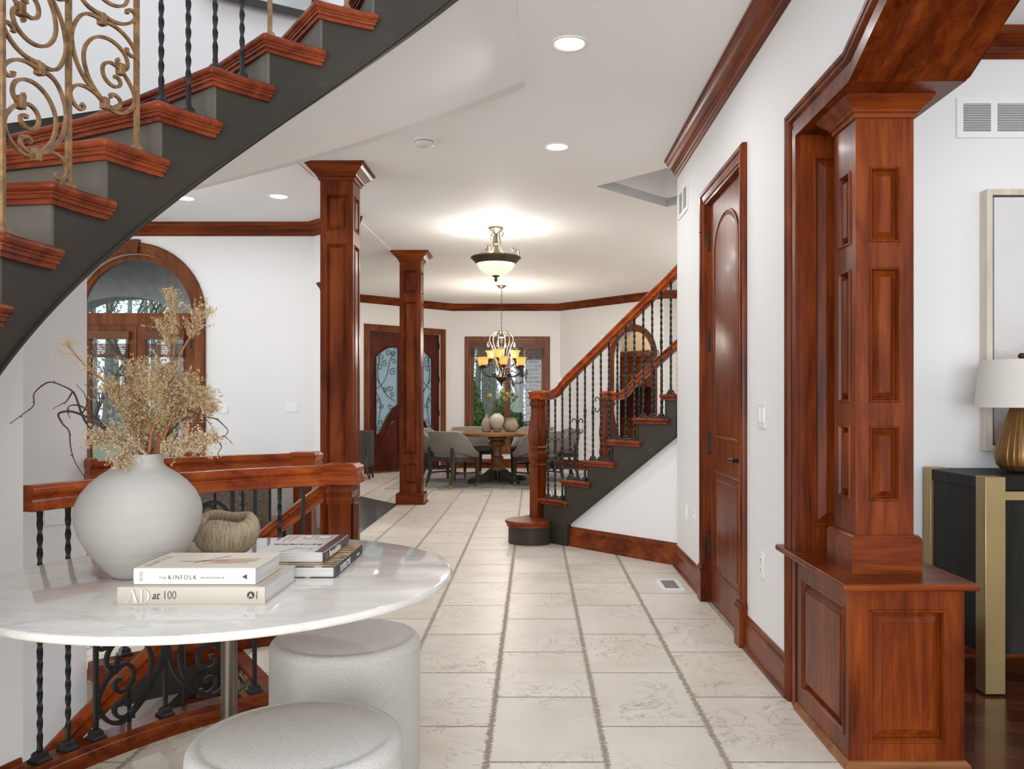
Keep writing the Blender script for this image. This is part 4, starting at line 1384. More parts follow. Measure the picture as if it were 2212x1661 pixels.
for th in (33, 40.5, 47, 54, 61, 68):
    b = new()
    zt = [p.y for p in hp if p.x >= th][0]
    bar(b, arc(th, 1.68), min(sk(th) - 0.22, -0.055) - 0.01 if th > 34 else 0.0, zt - 0.06, 0.007, 'plain', R(th))
    obj('baluster', b, IRON, bs)

# ================================================================== CURVED STAIRCASE
cs = thing('curved_staircase', 'curving black-sided staircase with cherry treads climbing over the stairwell', 'staircase', tuple(arc3(60, 1.7, 1.5)))
TH0, Z1 = 82.8, 1.81
def tth(i): return TH0 - STEP * (i - 1)
def tz(i): return Z1 + RISE * (i - 1)
I0, I1 = -3, 9
for i in range(I0, I1 + 1):
    b = new()
    a0, a1 = tth(i), tth(i) - 12.1
    def sec(ins, z, dz):
        d = math.degrees(ins / 1.16)
        d2 = math.degrees(ins / 2.46)
        pts = [arc3(a0 - d + (a1 + d - a0 + d) * k / 8, 1.158 + ins, z) for k in range(9)]
        pts += [arc3(a1 + d2 + (a0 - d2 - a1 - d2) * k / 8, 2.46, z) for k in range(9)]
        prism(b, pts, (0, 0, dz))
    z = tz(i)
    sec(0.0, z - 0.027, 0.027)
    tr = obj('tread', b, TREADW, cs, bevel=0.0115, seg=3)
    b = new()
    sec(0.008, z - 0.033, 0.006)
    sec(0.012, z - 0.045, 0.012)
    sec(0.018, z - 0.060, 0.015)
    obj('cove_moulding', b, TREADW, tr)
    b = new()
    th = tth(i) - 1.5
    A, B_ = arc3(th + 0.12, 1.1862, tz(i) - RISE - 0.02), arc3(th + 0.06, 2.47, tz(i) - RISE - 0.02)
    A2, B2 = arc3(th - 0.35, 1.1862, tz(i) - RISE - 0.02), arc3(th - 0.2, 2.47, tz(i) - RISE - 0.02)
    prism(b, [A, B_, B2, A2], (0, 0, RISE - 0.036))
    obj('riser', b, RISERP, cs, smooth=0)
b = new()
lp = []
for i in range(I0, I1 + 1):
    for k in range(9):
        th = tth(i) - 1.5 - STEP * k / 8
        lo, hi = soffit(th) - 0.004, tz(i) - 0.058
        if i == I0 - 1:
            hi = lo + 0.05
        lp.append([arc3(th, 1.187, lo), arc3(th, 1.225, lo), arc3(th, 1.225, hi), arc3(th, 1.187, hi)])
rings(b, lp)
st = obj('inner_string', b, BLACKP, cs, smooth=8)
b = new()
arcband(b, 1.179, 1.19, tth(I1) - 11, tth(I0) - 1.5, lambda th: soffit(th) + 0.004, lambda th: soffit(th) + 0.014, 70)
obj('bead', b, BLACKP, st)
b = new()
arcband(b, 2.472, 2.498, tth(I1) - 10, tth(I0) - 1.5, lambda th: soffit(th) + 0.1, lambda th: soffit(th) + 0.375 + 0.075, 70)
obj('wall_skirt', b, BLACKP, cs)
def nosing(th): return Z1 + RISE * (TH0 - th) / STEP
RI = 1.205
b = new()
sweep(b, railing_profile(), [tuple(arc3(th, RI, nosing(th) + 0.97)) for th in [105 - 2 * k for k in range(56)]])
obj('handrail', b, RAILW, cs)
def on_tread(th):
    return tz(math.floor((TH0 - th) / STEP) + 1)
for px, m, stl in ((4, GOLD, 'plain'), (148, GOLD, 'plain'), (295, GOLD, 'plain'), (348.5, IRON, 'twist'), (407, IRON, 'twist'), (465, IRON, 'twist'), (523, IRON, 'twist'), (583, GOLD, 'plain'), (748, GOLD, 'plain')):
    th = th_px(px, RI)
    baluster(cs, arc(th, RI), on_tread(th), nosing(th) + 0.89, m, stl, R(th), 0.78 if m is IRON else 0.72, ph=0.3, r=0.0078)
gc = arc(th_px(148, RI), RI)
scroll_cell(cs, gc, arc(th_px(295, RI), RI), 2.085, 0.262, GOLD, r=0.0062)
scroll_cell(cs, gc, arc(th_px(4, RI), RI), 1.862, 0.25, GOLD, r=0.0062)
scroll_cell(cs, arc(th_px(583, RI), RI), arc(th_px(748, RI), RI), 2.74, 0.262, GOLD, r=0.0062)

# ================================================================== STRAIGHT FLIGHT FROM THE HALL
rs = thing('hall_staircase', 'far flight of stairs rising from a rounded first step with turned newel', 'staircase', tuple(sp_(0.3, 0.5)))
SK = [-0.335 + 0.2665 * k for k in range(6)]
SZ = [0.378 + 0.1785 * k for k in range(6)]
MSt = frame_m(tuple(S0), SD, -SN)                    # x along the climb, y across the flight
def sbox(b, s0, o0, z0, s1, o1, z1):
    s1 = min(s1, 1.135)
    P = [S0 + SD * s - SN * o for s, o in ((s0, o0), (s1, o0), (s1, o1), (s0, o1))]
    prism(b, [Vector((p.x, p.y, z0)) for p in P], (0, 0, z1 - z0))
for k in range(6):
    b = new()
    sbox(b, SK[k], -0.03, SZ[k] - 0.026, SK[k] + 0.352, 1.0, SZ[k])
    tr = obj('tread', b, TREADW, rs, bevel=0.010, seg=3)
    b = new()
    sbox(b, SK[k] + 0.012, -0.018, SZ[k] - 0.048, SK[k] + 0.335, 1.0, SZ[k] - 0.026)
    obj('cove_moulding', b, TREADW, tr, bevel=0.006)
    b = new()
    sbox(b, SK[k] + 0.035, 0.0, SZ[k] - 0.1785, SK[k] + 0.055, 1.0, SZ[k] - 0.048)
    obj('riser', b, BLACKP, rs)
b = new()
poly = [(-0.30, 0.0)]
for k in range(6):
    poly += [(SK[k] + 0.035, SZ[k] - 0.048), (min(SK[k] + 0.3015, 1.135), SZ[k] - 0.048)]
poly += [(1.135, slope(1.135)), (0.0, slope(0)), (-0.002, 0.0)]
MS0 = frame_m(tuple(S0), SD, (0, 0, 1))
bb = [MS0 @ Vector((p[0], p[1], 0)) for p in poly]
prism(b, bb, -SN * 0.04)
obj('outer_string', b, BLACKP, rs, smooth=0)
b = new()
tube(b, [sp_(0.0, -0.004, slope(0)), sp_(1.135, -0.004, slope(1.135))], 0.007, 6)
obj('bead', b, BLACKP, rs)
NPX = sp_(-0.415, 0.05)
b = new()
cen = Vector((-0.02, 7.14))
ring = [Vector((cen.x + 0.20 * math.cos(R(a)), cen.y + 0.19 * math.sin(R(a)))) for a in range(115, 331, 9)]
ring += [Vector(sp_(-0.24, 0.0)[:2]), Vector(sp_(-0.24, 1.0)[:2]), Vector(sp_(-0.62, 1.0)[:2]), Vector(sp_(-0.62, 0.35)[:2])]
def off_(k):
    c = Vector((0.15, 7.35))
    return [Vector((c.x + (p.x - c.x) * k, c.y + (p.y - c.y) * k)) for p in ring]
prism(b, [(p.x, p.y, 0) for p in ring], (0, 0, 0.15))
obj('bullnose_step', b, BLACKP, rs, smooth=40)
b = new()
prism(b, [(p.x, p.y, 0.172) for p in off_(1.075)], (0, 0, 0.028))
tr = obj('tread', b, TREADW, rs, bevel=0.010, seg=3, smooth=40)
b = new()
prism(b, [(p.x, p.y, 0.148) for p in off_(1.04)], (0, 0, 0.024))
obj('cove_moulding', b, TREADW, tr, smooth=40)
RN = [(0.0505, 0.2), (0.0505, 0.632), (0.057, 0.642), (0.057, 0.660), (0.047, 0.668), (0.047, 0.686), (0.057, 0.705), (0.061, 0.735), (0.057, 0.768), (0.049, 0.780), (0.056, 0.795), (0.056, 0.812), (0.048, 0.822), (0.055, 0.842), (0.060, 0.90), (0.0595, 0.95), (0.054, 1.01), (0.045, 1.08), (0.041, 1.14), (0.042, 1.172), (0.049, 1.182), (0.052, 1.198), (0.047, 1.212), (0.045, 1.235)]
b = new()
lathe(b, RN, square=True, rot=R(-47), c=(NPX.x, NPX.y, 0))
nw = obj('newel_post', b, WZ, rs)
b = new()
lathe(b, [(0.07, 1.232), (0.082, 1.238), (0.084, 1.250), (0.076, 1.262), (0.074, 1.274), (0.086, 1.288), (0.084, 1.302), (0.06, 1.312), (0.0, 1.314)], 28, c=(NPX.x, NPX.y, 0))
obj('newel_cap', b, RAILW, nw)
def railz(s):
    return 2.252 - 0.680 * (1.143 - s)
def hall_rail(off, s_end, name='handrail'):
    b = new()
    pts = [(-0.40, 1.308), (-0.30, 1.308), (-0.22, 1.318), (-0.15, 1.352), (-0.08, railz(-0.08)), (0.2, railz(0.2)), (s_end, railz(s_end))]
    pp = catmull([(a, c, 0) for a, c in pts], 4)
    sweep(b, railing_profile(0.95), [tuple(sp_(p.x, off, p.y)) for p in pp])
    return obj(name, b, RAILW, rs)
hall_rail(0.05, 1.135)
hall_rail(0.95, 1.6)
b = new()
q = sp_(-0.40, 0.95)
lathe(b, [(0.07, 1.232), (0.084, 1.250), (0.074, 1.274), (0.086, 1.290), (0.06, 1.312), (0.0, 1.314)], 24, c=(q.x, q.y, 0))
obj('newel_cap', b, RAILW, rs)
b = new()
lathe(b, RN, square=True, rot=R(-47), c=(q.x, q.y, 0))
obj('newel_post', b, WZ, rs)
def fleur(parent, p, z):
    b = new()
    for sx in (-1, 1):
        for sz in (-1, 1):
            c = [(0.008, 0.004), (0.010, 0.022), (0.020, 0.046), (0.040, 0.060), (0.058, 0.052), (0.062, 0.036), (0.052, 0.030)]
            tube(b, catmull([Vector(p) + SD * (a * sx) + Vector((0, 0, z + e * sz)) for a, e in c], 4), 0.0048, 5)
    lathe(b, [(0.013, -0.008), (0.013, 0.008)], 8, c=(p[0], p[1], z))
    obj('scroll', b, COPPER, parent)
for k in range(6):
    for j, ds in enumerate((0.052, 0.140, 0.228)):
        s = SK[k] + ds
        if s > 1.10:
            continue
        p = sp_(s, 0.05)
        o = baluster(rs, p, SZ[k], railz(s) - 0.075 if s > -0.15 else 1.235, IRON, 'twist', R(-47), 0.95, ph=0.06 * (j - 1), r=0.0085)
        if j == 1:
            fleur(o, p, SZ[k] + (0.455 if k != 5 else 0.45))
        if k > 0 and j != 1:
            p = sp_(s, 0.95)
            baluster(rs, p, SZ[k], railz(s) - 0.075, IRON, 'twist', R(-47), 0.95, r=0.0085)

# ================================================================== MARBLE TABLE, STOOLS AND WHAT STANDS ON THE TABLE
TX, TY, TZ = -0.837, 2.27, 0.745
tb = thing('pedestal_table', 'round white marble table on a slim bronze post', 'table', (TX, TY, 0))
b = new()
lathe(b, [(0.0, TZ - 0.021), (0.598, TZ - 0.021), (0.606, TZ - 0.019), (0.610, TZ - 0.014), (0.610, TZ - 0.006), (0.607, TZ - 0.001), (0.603, TZ), (0.0, TZ)], 128, c=(TX, TY, 0), cap0=False, cap1=False)
bmesh.ops.remove_doubles(b, verts=b.verts[:], dist=1e-4)
obj('table_top', b, MARBLE, tb, smooth=50)
b = new()
lathe(b, [(0.0215, 0.03), (0.0215, TZ - 0.03)], 32, c=(TX, TY, 0))
lathe(b, [(0.12, TZ - 0.03), (0.12, TZ - 0.021)], 32, c=(TX, TY, 0))
obj('post', b, STEEL, tb)
b = new()
lathe(b, [(0.20, 0.0), (0.20, 0.010), (0.194, 0.014), (0.06, 0.018), (0.03, 0.03), (0.0215, 0.04)], 64, c=(TX, TY, 0))
obj('base', b, STEEL, tb)

def stool(x, y, label):
    t = thing('boucle_stool', label, 'stool', (x, y, 0), 'round boucle stools by the marble table')
    r, h = 0.242, 0.45
    b = new()
    lathe(b, [(0.20, 0.0), (0.225, 0.004), (0.238, 0.016), (r, 0.05), (r, h - 0.045), (r - 0.002, h - 0.038)], 72, c=(x, y, 0))
    obj('body', b, BOUCLE, t, smooth=60)
    b = new()
    lathe(b, [(r - 0.004, h - 0.050), (r + 0.001, h - 0.034), (r - 0.001, h - 0.018), (r - 0.010, h - 0.006), (r - 0.024, h - 0.001), (r - 0.030, h - 0.004), (r - 0.040, h - 0.001), (r - 0.10, h + 0.006), (0.0, h + 0.009)], 72, c=(x, y, 0))
    obj('seat_cushion', b, BOUCLE, t, smooth=60)
stool(-0.617, 2.715, 'ivory boucle stool pushed partly under the marble table, behind the front stool')
stool(-0.548, 1.912, 'ivory boucle stool standing in front of the marble table, cut by the lower frame')

# big plaster vase
vx, vy = -1.074, 2.25
vs = new()
VP = [(0.0, TZ), (0.058, TZ), (0.068, TZ + 0.004), (0.078, TZ + 0.014), (0.100, TZ + 0.040), (0.127, TZ + 0.075), (0.148, TZ + 0.115), (0.1585, TZ + 0.150), (0.160, TZ + 0.178), (0.156, TZ + 0.200), (0.143, TZ + 0.228), (0.122, TZ + 0.254), (0.098, TZ + 0.275), (0.078, TZ + 0.288), (0.066, TZ + 0.297), (0.061, TZ + 0.305), (0.060, TZ + 0.325), (0.0605, TZ + 0.331), (0.057, TZ + 0.332), (0.054, TZ + 0.326), (0.054, TZ + 0.295), (0.09, TZ + 0.26), (0.13, TZ + 0.18), (0.06, TZ + 0.03), (0.0, TZ + 0.02)]
lathe(vs, VP, 96, c=(vx, vy, 0), cap0=False, cap1=False)
bmesh.ops.remove_doubles(vs, verts=vs.verts[:], dist=1e-4)
tag(obj('vase', vs, PLASTER, None, smooth=60), 'large round white plaster vase holding the dried branches', 'vase')

# twine bowl with an uneven rim
bx, by = -0.958, 2.575
b = new()
lp = []
N_ = 96
PR = [(0.050, 0.0, 0), (0.066, 0.006, 0), (0.086, 0.028, 0), (0.0985, 0.058, 0), (0.099, 0.078, 0.1), (0.092, 0.100, 0.6), (0.078, 0.114, 1), (0.064, 0.117, 1), (0.058, 0.110, 1), (0.064, 0.094, 0.7), (0.080, 0.07, 0.2), (0.06, 0.02, 0), (0.01, 0.012, 0)]
for r, z, k in PR:
    L = []
    for i in range(N_):
        a = 2 * PI * i / N_
        wob = 0.5 + 0.5 * math.sin(a * 2 + 0.9)
        dip = math.exp(-((math.atan2(math.sin(a - 3.6), math.cos(a - 3.6))) / 0.35) ** 2)
        zz = z + k * (0.010 * math.sin(a - 0.4) + 0.006 * math.sin(3 * a) - 0.012 * dip)
        rr = r * (1 + 0.012 * math.sin(i * 2.7) * (1 if z > 0 else 0)) * (1 + 0.03 * k * math.sin(2 * a))
        L.append(Vector((bx + rr * math.cos(a), by + rr * math.sin(a), TZ + zz)))
    lp.append(L)
rings(b, lp)
tag(obj('twine_bowl', b, TWINE, None, smooth=70), 'small tan bowl wrapped in raw twine, between the white vase and the books', 'bowl')

# books -------------------------------------------------------------------
def book(label, x0, y0, z0, x1, y1, z1, spine, cover, spinem, grp):
    """spine: which side the spine is on, 'front' or 'right'"""
    t = thing('book', label, 'book', ((x0 + x1) / 2, (y0 + y1) / 2, z0), grp)
    c = 0.0028
    b = new()
    box(b, x0, y0, z0, x1, y1, z0 + c)
    box(b, x0, y0, z1 - c, x1, y1, z1)
    obj('cover', b, cover, t, bevel=0.0008)
    b = new()
    if spine == 'front':
        lp = []
        for x in (x0, x1):
            lp.append([Vector((x, y0 + 0.004, z0)), Vector((x, y0 - 0.0005, z0 + 0.001)), Vector((x, y0 - 0.0022, (z0 + z1) / 2)), Vector((x, y0 - 0.0005, z1 - 0.001)), Vector((x, y0 + 0.004, z1))])
        rings(b, lp)
    else:
        lp = []
        for y in (y0, y1):
            lp.append([Vector((x1 - 0.004, y, z0)), Vector((x1 + 0.0005, y, z0 + 0.001)), Vector((x1 + 0.0022, y, (z0 + z1) / 2)), Vector((x1 + 0.0005, y, z1 - 0.001)), Vector((x1 - 0.004, y, z1))])
        rings(b, lp)
    s = obj('spine', b, spinem, t, smooth=60)
    b = new()
    if spine == 'front':
        box(b, x0 + 0.004, y0 + 0.003, z0 + c, x1 - 0.004, y1 - 0.005, z1 - c)
    else:
        box(b, x0 + 0.005, y0 + 0.004, z0 + c, x1 - 0.003, y1 - 0.004, z1 - c)
    obj('pages', b, PAGES, t)
    return t, s
GB = 'books stacked on the marble table'
# bottom front book
b1, s1 = book('thick oatmeal book at the bottom of the front stack, under the cream book', -0.9715, 1.929, TZ, -0.627, 2.180, TZ + 0.041, 'front', COVERB, COVERB, GB)
MF = frame_m((-0.9715, 1.9265, TZ), (1, 0, 0), (0, 0, 1))
def poly_letters(name, M, polys, m, parent, k):
    b = new()
    for i, p in enumerate(polys):
        prism(b, [M @ Vector((x * k, y * k, 0)) for x, y in p], M.to_3x3() @ Vector((0, 0, 0.0004 + 0.00008 * i)))
    return obj(name, b, m, parent, smooth=0)
LA = [[(0.02, 0), (0.28, 0), (0.28, 0.03), (0.02, 0.03)], [(0.50, 0), (0.98, 0), (0.98, 0.03), (0.50, 0.03)], [(0.12, 0.03), (0.17, 0.03), (0.50, 0.98), (0.46, 1.0)], [(0.58, 0.03), (0.86, 0.03), (0.53, 1.0), (0.46, 1.0), (0.43, 0.93)], [(0.24, 0.30), (0.60, 0.30), (0.59, 0.335), (0.25, 0.335)]]
BW = [(0.22 + 0.52 * math.sin(R(a)), 0.5 - 0.5 * math.cos(R(a))) for a in range(0, 181, 12)]
BI = [(0.22 + 0.36 * math.sin(R(a)), 0.5 - 0.47 * math.cos(R(a))) for a in range(180, -1, -12)]
LD = [[(0.0, 0), (0.22, 0), (0.22, 0.03), (0.0, 0.03)], [(0.0, 0.97), (0.22, 0.97), (0.22, 1.0), (0.0, 1.0)], [(0.08, 0.03), (0.22, 0.03), (0.22, 0.97), (0.08, 0.97)], BW + BI]
poly_letters('lettering', MF @ Matrix.Translation((0.021, 0.0045, 0.0014)), LA, INKP, b1, 0.0325)
poly_letters('lettering', MF @ Matrix.Translation((0.0525, 0.0045, 0.0014)), LD, INKP, b1, 0.0325)
text('lettering', 'at', 0.026, MF @ Matrix.Translation((0.081, 0.013, 0.0008)), INK, b1, shear=0.3, xscale=0.85)
text('lettering', '100', 0.028, MF @ Matrix.Translation((0.106, 0.013, 0.0008)), INK, b1, xscale=0.78, weight=-0.0006)
b = new()
lathe(b, [(0.0085, 0), (0.0085, 0.0004)], 24, M=MF @ Matrix.Translation((0.312, 0.0225, 0.0012)))
obj('publisher_mark', b, INK, b1)
text('lettering', 'A', 0.014, MF @ Matrix.Translation((0.3075, 0.0175, 0.002)), INKW, b1)
text('lettering', 'ABRAMS', 0.0048, MF @ Matrix.Translation((0.3275, 0.0135, 0.0012)) @ Matrix.Rotation(R(90), 4, 'Z'), INK, b1)
# cream book on it
Z2 = TZ + 0.0415
b2, s2 = book('cream book with a sketch on its cover, on top of the oatmeal book', -0.9445, 1.952, Z2, -0.657, 2.150, Z2 + 0.0388, 'front', COVERC, COVERW, GB)
MF = frame_m((-0.9445, 1.9495, Z2), (1, 0, 0), (0, 0, 1))
text('lettering', 'THE', 0.0085, MF @ Matrix.Translation((0.060, 0.0135, 0.001)), INKG, b2, space=1.25)
text('lettering', 'KINFOLK', 0.0155, MF @ Matrix.Translation((0.082, 0.0125, 0.0012)), INK, b2, space=1.32, xscale=0.86, weight=-0.0003)
text('lettering', 'ENTREPRENEUR', 0.0072, MF @ Matrix.Translation((0.158, 0.014, 0.001)), INKG, b2, space=1.35, xscale=0.86)
b = new()
prism(b, [MF @ Vector(p) for p in ((0.257, 0.019, 0.0008), (0.268, 0.013, 0.0008), (0.268, 0.025, 0.0008))], MF.to_3x3() @ Vector((0, 0, 0.0006)))
obj('publisher_mark', b, INK, b2)
text('lettering', 'NATHAN\nWILLIAMS', 0.0046, MF @ Matrix.Translation((0.0175, 0.0085, 0.001)) @ Matrix.Rotation(R(90), 4, 'Z'), INKG, b2, space=1.2)
ZT2 = Z2 + 0.0388
MT = frame_m((-0.9445, 1.952, ZT2 + 0.0003), (1, 0, 0), (0, 1, 0))
text('lettering', 'KINFOLK', 0.025, MT @ Matrix.Translation((0.030, 0.022, 0)) @ Matrix.Rotation(R(90), 4, 'Z'), INKG, b2, space=1.3)
def blob(b, M, pts, h=0.0005):
    prism(b, [M @ Vector((x, y, 0)) for x, y in pts], M.to_3x3() @ Vector((0, 0, h)))
b = new()
blob(b, MT, [(0.155, 0.060), (0.24, 0.070), (0.262, 0.086), (0.262, 0.096), (0.225, 0.094), (0.19, 0.088), (0.165, 0.074)])
blob(b, MT, [(0.16, 0.094), (0.23, 0.104), (0.262, 0.108), (0.262, 0.116), (0.20, 0.112), (0.158, 0.102)])
obj('cover_sketch', b, SKIN, b2)
b = new()
blob(b, MT, [(0.105, 0.076), (0.15, 0.080), (0.19, 0.087), (0.19, 0.092), (0.14, 0.092), (0.105, 0.082)])
obj('cover_sketch', b, SKRED, b2)
b = new()
blob(b, MT, [(0.07, 0.080), (0.095, 0.074), (0.11, 0.080), (0.095, 0.085)])
blob(b, MT, [(0.115, 0.06), (0.121, 0.06), (0.176, 0.15), (0.170, 0.152)])
blob(b, MT, [(0.14, 0.055), (0.25, 0.058), (0.25, 0.0595), (0.14, 0.057)])
obj('cover_sketch', b, INKG, b2)
# zebra book and the grey one on it
Z3 = TZ
b3, s3 = book('zebra-striped book with black spine lying under the grey book', -0.802, 2.216, Z3, -0.533, 2.563, Z3 + 0.031, 'right', ZEBRA, COVERK, GB)
MS3 = frame_m((-0.5305, 2.216, Z3), (0, 1, 0), (0, 0, 1))
text('lettering', 'S IS FOR STYLE', 0.0245, MS3 @ Matrix.Translation((0.045, 0.0075, 0.0012)), INKW, b3, xscale=0.78, weight=0.0004)
text('lettering', 'Schumacher', 0.010, MS3 @ Matrix.Translation((0.255, 0.011, 0.0012)), INKW, b3, xscale=0.8)
Z4 = Z3 + 0.0315
b4, s4 = book('grey photo-covered book with dark brown spine, on top of the zebra book', -0.765, 2.273, Z4, -0.577, 2.572, Z4 + 0.027, 'right', COVERG, COVERD, GB)
MS4 = frame_m((-0.5745, 2.273, Z4), (0, 1, 0), (0, 0, 1))
text('lettering', 'Remodelista', 0.026, MS4 @ Matrix.Translation((0.045, 0.0055, 0.0012)), INKW, b4, xscale=1.05, weight=0.0006)
b = new()
for k in range(11):
    box(b, 0.004, 0.004 + 0.0017 * k, 0.0003, 0.034, 0.0047 + 0.0017 * k, 0.0011, MS4)
obj('spine_print', b, INKG, b4)
ZT4 = Z4 + 0.027
M4 = frame_m((-0.577, 2.572, ZT4 + 0.0003), (-1, 0, 0), (0, -1, 0))     # read from the far side: upside down to the camera
b = new()
blob(b, M4, [(0.002, 0.003), (0.026, 0.003), (0.026, 0.296), (0.002, 0.296)])
obj('cover_band', b, COVERD, b4)
text('lettering', 'Remodelista', 0.031, M4 @ Matrix.Translation((0.036, 0.165, 0.0)), INK, b4, xscale=0.92)
b = new()
for p in ([(0.04, 0.02), (0.085, 0.02), (0.085, 0.08), (0.04, 0.08)], [(0.10, 0.01), (0.125, 0.01), (0.12, 0.075), (0.098, 0.075)], [(0.145, 0.02), (0.152, 0.02), (0.152, 0.11), (0.145, 0.11)], [(0.165, 0.02), (0.17, 0.02), (0.17, 0.12), (0.165, 0.12)], [(0.09, 0.225), (0.096, 0.225), (0.125, 0.29), (0.119, 0.292)], [(0.05, 0.235), (0.055, 0.235), (0.057, 0.262), (0.05, 0.26)], [(0.065, 0.24), (0.085, 0.24), (0.085, 0.243), (0.065, 0.243)]):
    b = new()
    blob(b, M4, p)
    obj('cover_photo', b, COVERM, b4)
for p in ([(0.045, 0.028), (0.08, 0.028), (0.08, 0.068), (0.045, 0.068)], [(0.103, 0.02), (0.12, 0.02), (0.117, 0.062), (0.101, 0.062)]):
    b = new()
    blob(b, M4, p, 0.0008)
    obj('cover_photo', b, COVERW, b4)

# dried stems in the vase ----------------------------------------------------
rnd = random.Random(11)
def vpt(px, py, d=0.0):
    return at(px, py, vy + d)
MOUTH = Vector((vx, vy, TZ + 0.30))
def flakes(bm, p, n, spread, size, dirv):
    for _ in range(n):
        c = p + Vector((rnd.gauss(0, spread), rnd.gauss(0, spread), rnd.gauss(0, spread)))
        u = (dirv * rnd.uniform(0.9, 1.8) + Vector((rnd.uniform(-1, 1), rnd.uniform(-1, 1), rnd.uniform(-1, 1)))).normalized()
        v = u.orthogonal().normalized()
        v = (v * math.cos(rnd.uniform(0, 6.28)) + u.cross(v) * math.sin(rnd.uniform(0, 6.28)))
        L, W = size * rnd.uniform(0.8, 1.8), size * rnd.uniform(0.16, 0.36)
        a = [bm.verts.new(q) for q in (c - u * L * 0.5, c + v * W, c + u * L * 0.6, c - v * W)]
        bm.faces.new(a)
def plume(label, pts, start, width, m, dens=1.0, depth=(0, 0), stem=STEMM, sub=None, airy=False):
    n = len(pts)
    P = catmull([vpt(x, y, depth[0] + (depth[1] - depth[0]) * i / (n - 1)) for i, (x, y) in enumerate(pts)], 7)
    base = Vector((vx + rnd.uniform(-0.02, 0.02), vy + rnd.uniform(-0.02, 0.02), TZ + 0.12))
    t = thing('dried_plume', label, 'dried plume', tuple(base), 'dried plumes in the white vase')
    b = new()
    S = [base, MOUTH + (P[0] - MOUTH) * 0.25] + P[0:]
    S = [base] + P
    tube(b, S, [0.0034 * (1 - 0.75 * i / len(S)) + 0.0006 for i in range(len(S))], 6)
    obj('stem', b, stem, t)
    b = new()
    N = len(P)
    i0 = int(N * start)
    for i in range(i0, N):
        f = (i - i0) / max(1, N - i0 - 1)
        d = (P[min(i + 1, N - 1)] - P[max(i - 1, 0)]).normalized()
        wd = width * (0.35 + 1.0 * math.sin(PI * min(1, f * 0.92 + 0.08)) ** 0.8) * (1.0 if f < 0.9 else 0.5)
        for k in range(int((4 if not airy else 3) * dens) + 1):
            side = Vector((rnd.uniform(-1, 1), rnd.uniform(-1, 1) * 0.8, rnd.uniform(-0.5, 0.9)))
            bd = (d * rnd.uniform(0.4, 1.1) + side * 0.9).normalized()
            L = wd * rnd.uniform(0.35, 1.35)
            q = P[i] + (P[min(i + 1, N - 1)] - P[i]) * rnd.random()
            seg = 5
            last = q
            for s_ in range(1, seg + 1):
                cur = q + bd * (L * s_ / seg) + Vector((0, 0, -0.12 * L * (s_ / seg) ** 2)) + Vector((rnd.gauss(0, 0.0015), rnd.gauss(0, 0.0015), rnd.gauss(0, 0.0015)))
                a = [b.verts.new(v) for v in (last, cur, cur + Vector((0.0007, 0, 0.0005)), last + Vector((0.0007, 0, 0.0005)))]
                b.faces.new(a)
                if not airy or s_ > 2:
                    flakes(b, cur, int((3.2 if not airy else 3) * dens), 0.0030 if not airy else 0.005, 0.0050 if not airy else 0.0036, bd)
                last = cur
    o = obj('plume_head', b, m, t, smooth=0, recalc=False)
    o['kind'] = 'stuff'
    return t
plume('tallest tan dried plume, its narrow tip rising highest above the vase', [(336, 985), (352, 900), (370, 800), (377, 735), (372, 680), (367, 630)], 0.62, 0.030, PLUME, 1.2, (0, 0.02))
plume('tan plume branching to the upper right of the tallest one, over the arch casing', [(338, 985), (358, 880), (384, 780), (412, 725), (437, 680)], 0.70, 0.045, PLUME, 1.5, (0, -0.02))
plume('short tan plume tuft left of the tallest stem', [(336, 985), (352, 890), (368, 800), (362, 745), (352, 700)], 0.72, 0.034, PLUME, 1.3, (0, 0.05))
plume('dense tan plume in the middle of the bunch', [(325, 985), (318, 920), (310, 850), (300, 805)], 0.25, 0.075, PLUME, 2.3, (0.0, 0.05))
plume('tan plume just right of the middle, in front of the door glass', [(332, 985), (344, 920), (352, 860), (350, 805)], 0.2, 0.075, PLUME, 2.2, (0.0, -0.03))
plume('tan plume leaning right across the door casing', [(338, 985), (365, 930), (388, 880), (398, 835)], 0.2, 0.070, PLUME, 2.2, (0.0, 0.06))
plume('drooping tan plume arching to the far right with a nodding tip', [(342, 985), (372, 900), (402, 848), (428, 850), (450, 882)], 0.45, 0.034, PLUME, 2.0, (0.0, -0.04))
plume('pale airy plume leaning far to the upper left', [(312, 985), (270, 880), (225, 825), (180, 785), (145, 745)], 0.50, 0.050, PLUMED, 1.5, (0.0, 0.06), airy=True)
plume('pale straw plume spreading low to the left of the vase neck', [(318, 985), (290, 958), (252, 950), (216, 948)], 0.15, 0.050, PLUMED, 2.0, (0.0, -0.05))
plume('pale straw plume hanging over the front of the vase rim', [(318, 978), (296, 965), (276, 980), (264, 998)], 0.2, 0.032, PLUMED, 1.8, (-0.03, -0.075))
plume('straw plume spreading low to the right of the vase neck', [(335, 985), (372, 966), (415, 962), (462, 946)], 0.15, 0.046, PLUMED, 2.2, (0.0, -0.05))
plume('straw plume rising left of the middle, before the left door pane', [(318, 985), (290, 925), (265, 880), (248, 842)], 0.2, 0.058, PLUME, 1.9, (0.0, -0.03))
b = new()
for c in ([(322, 980), (326, 930), (318, 905), (305, 885), (286, 872)], [(326, 940), (334, 915), (336, 892)], [(322, 985), (300, 966), (312, 950)], [(262, 855), (248, 840), (240, 826)]):
    P = catmull([vpt(x, y, -0.03) for x, y in c], 5)
    tube(b, [MOUTH] + P if c[0][1] > 970 else P, [0.004 * (1 - 0.6 * i / len(P)) for i in range(len(P) + (1 if c[0][1] > 970 else 0))], 6)
tag(obj('rust_branch', b, STEMM, None, smooth=60), 'thick rust-brown branch bending left out of the vase among the plumes', 'branch')

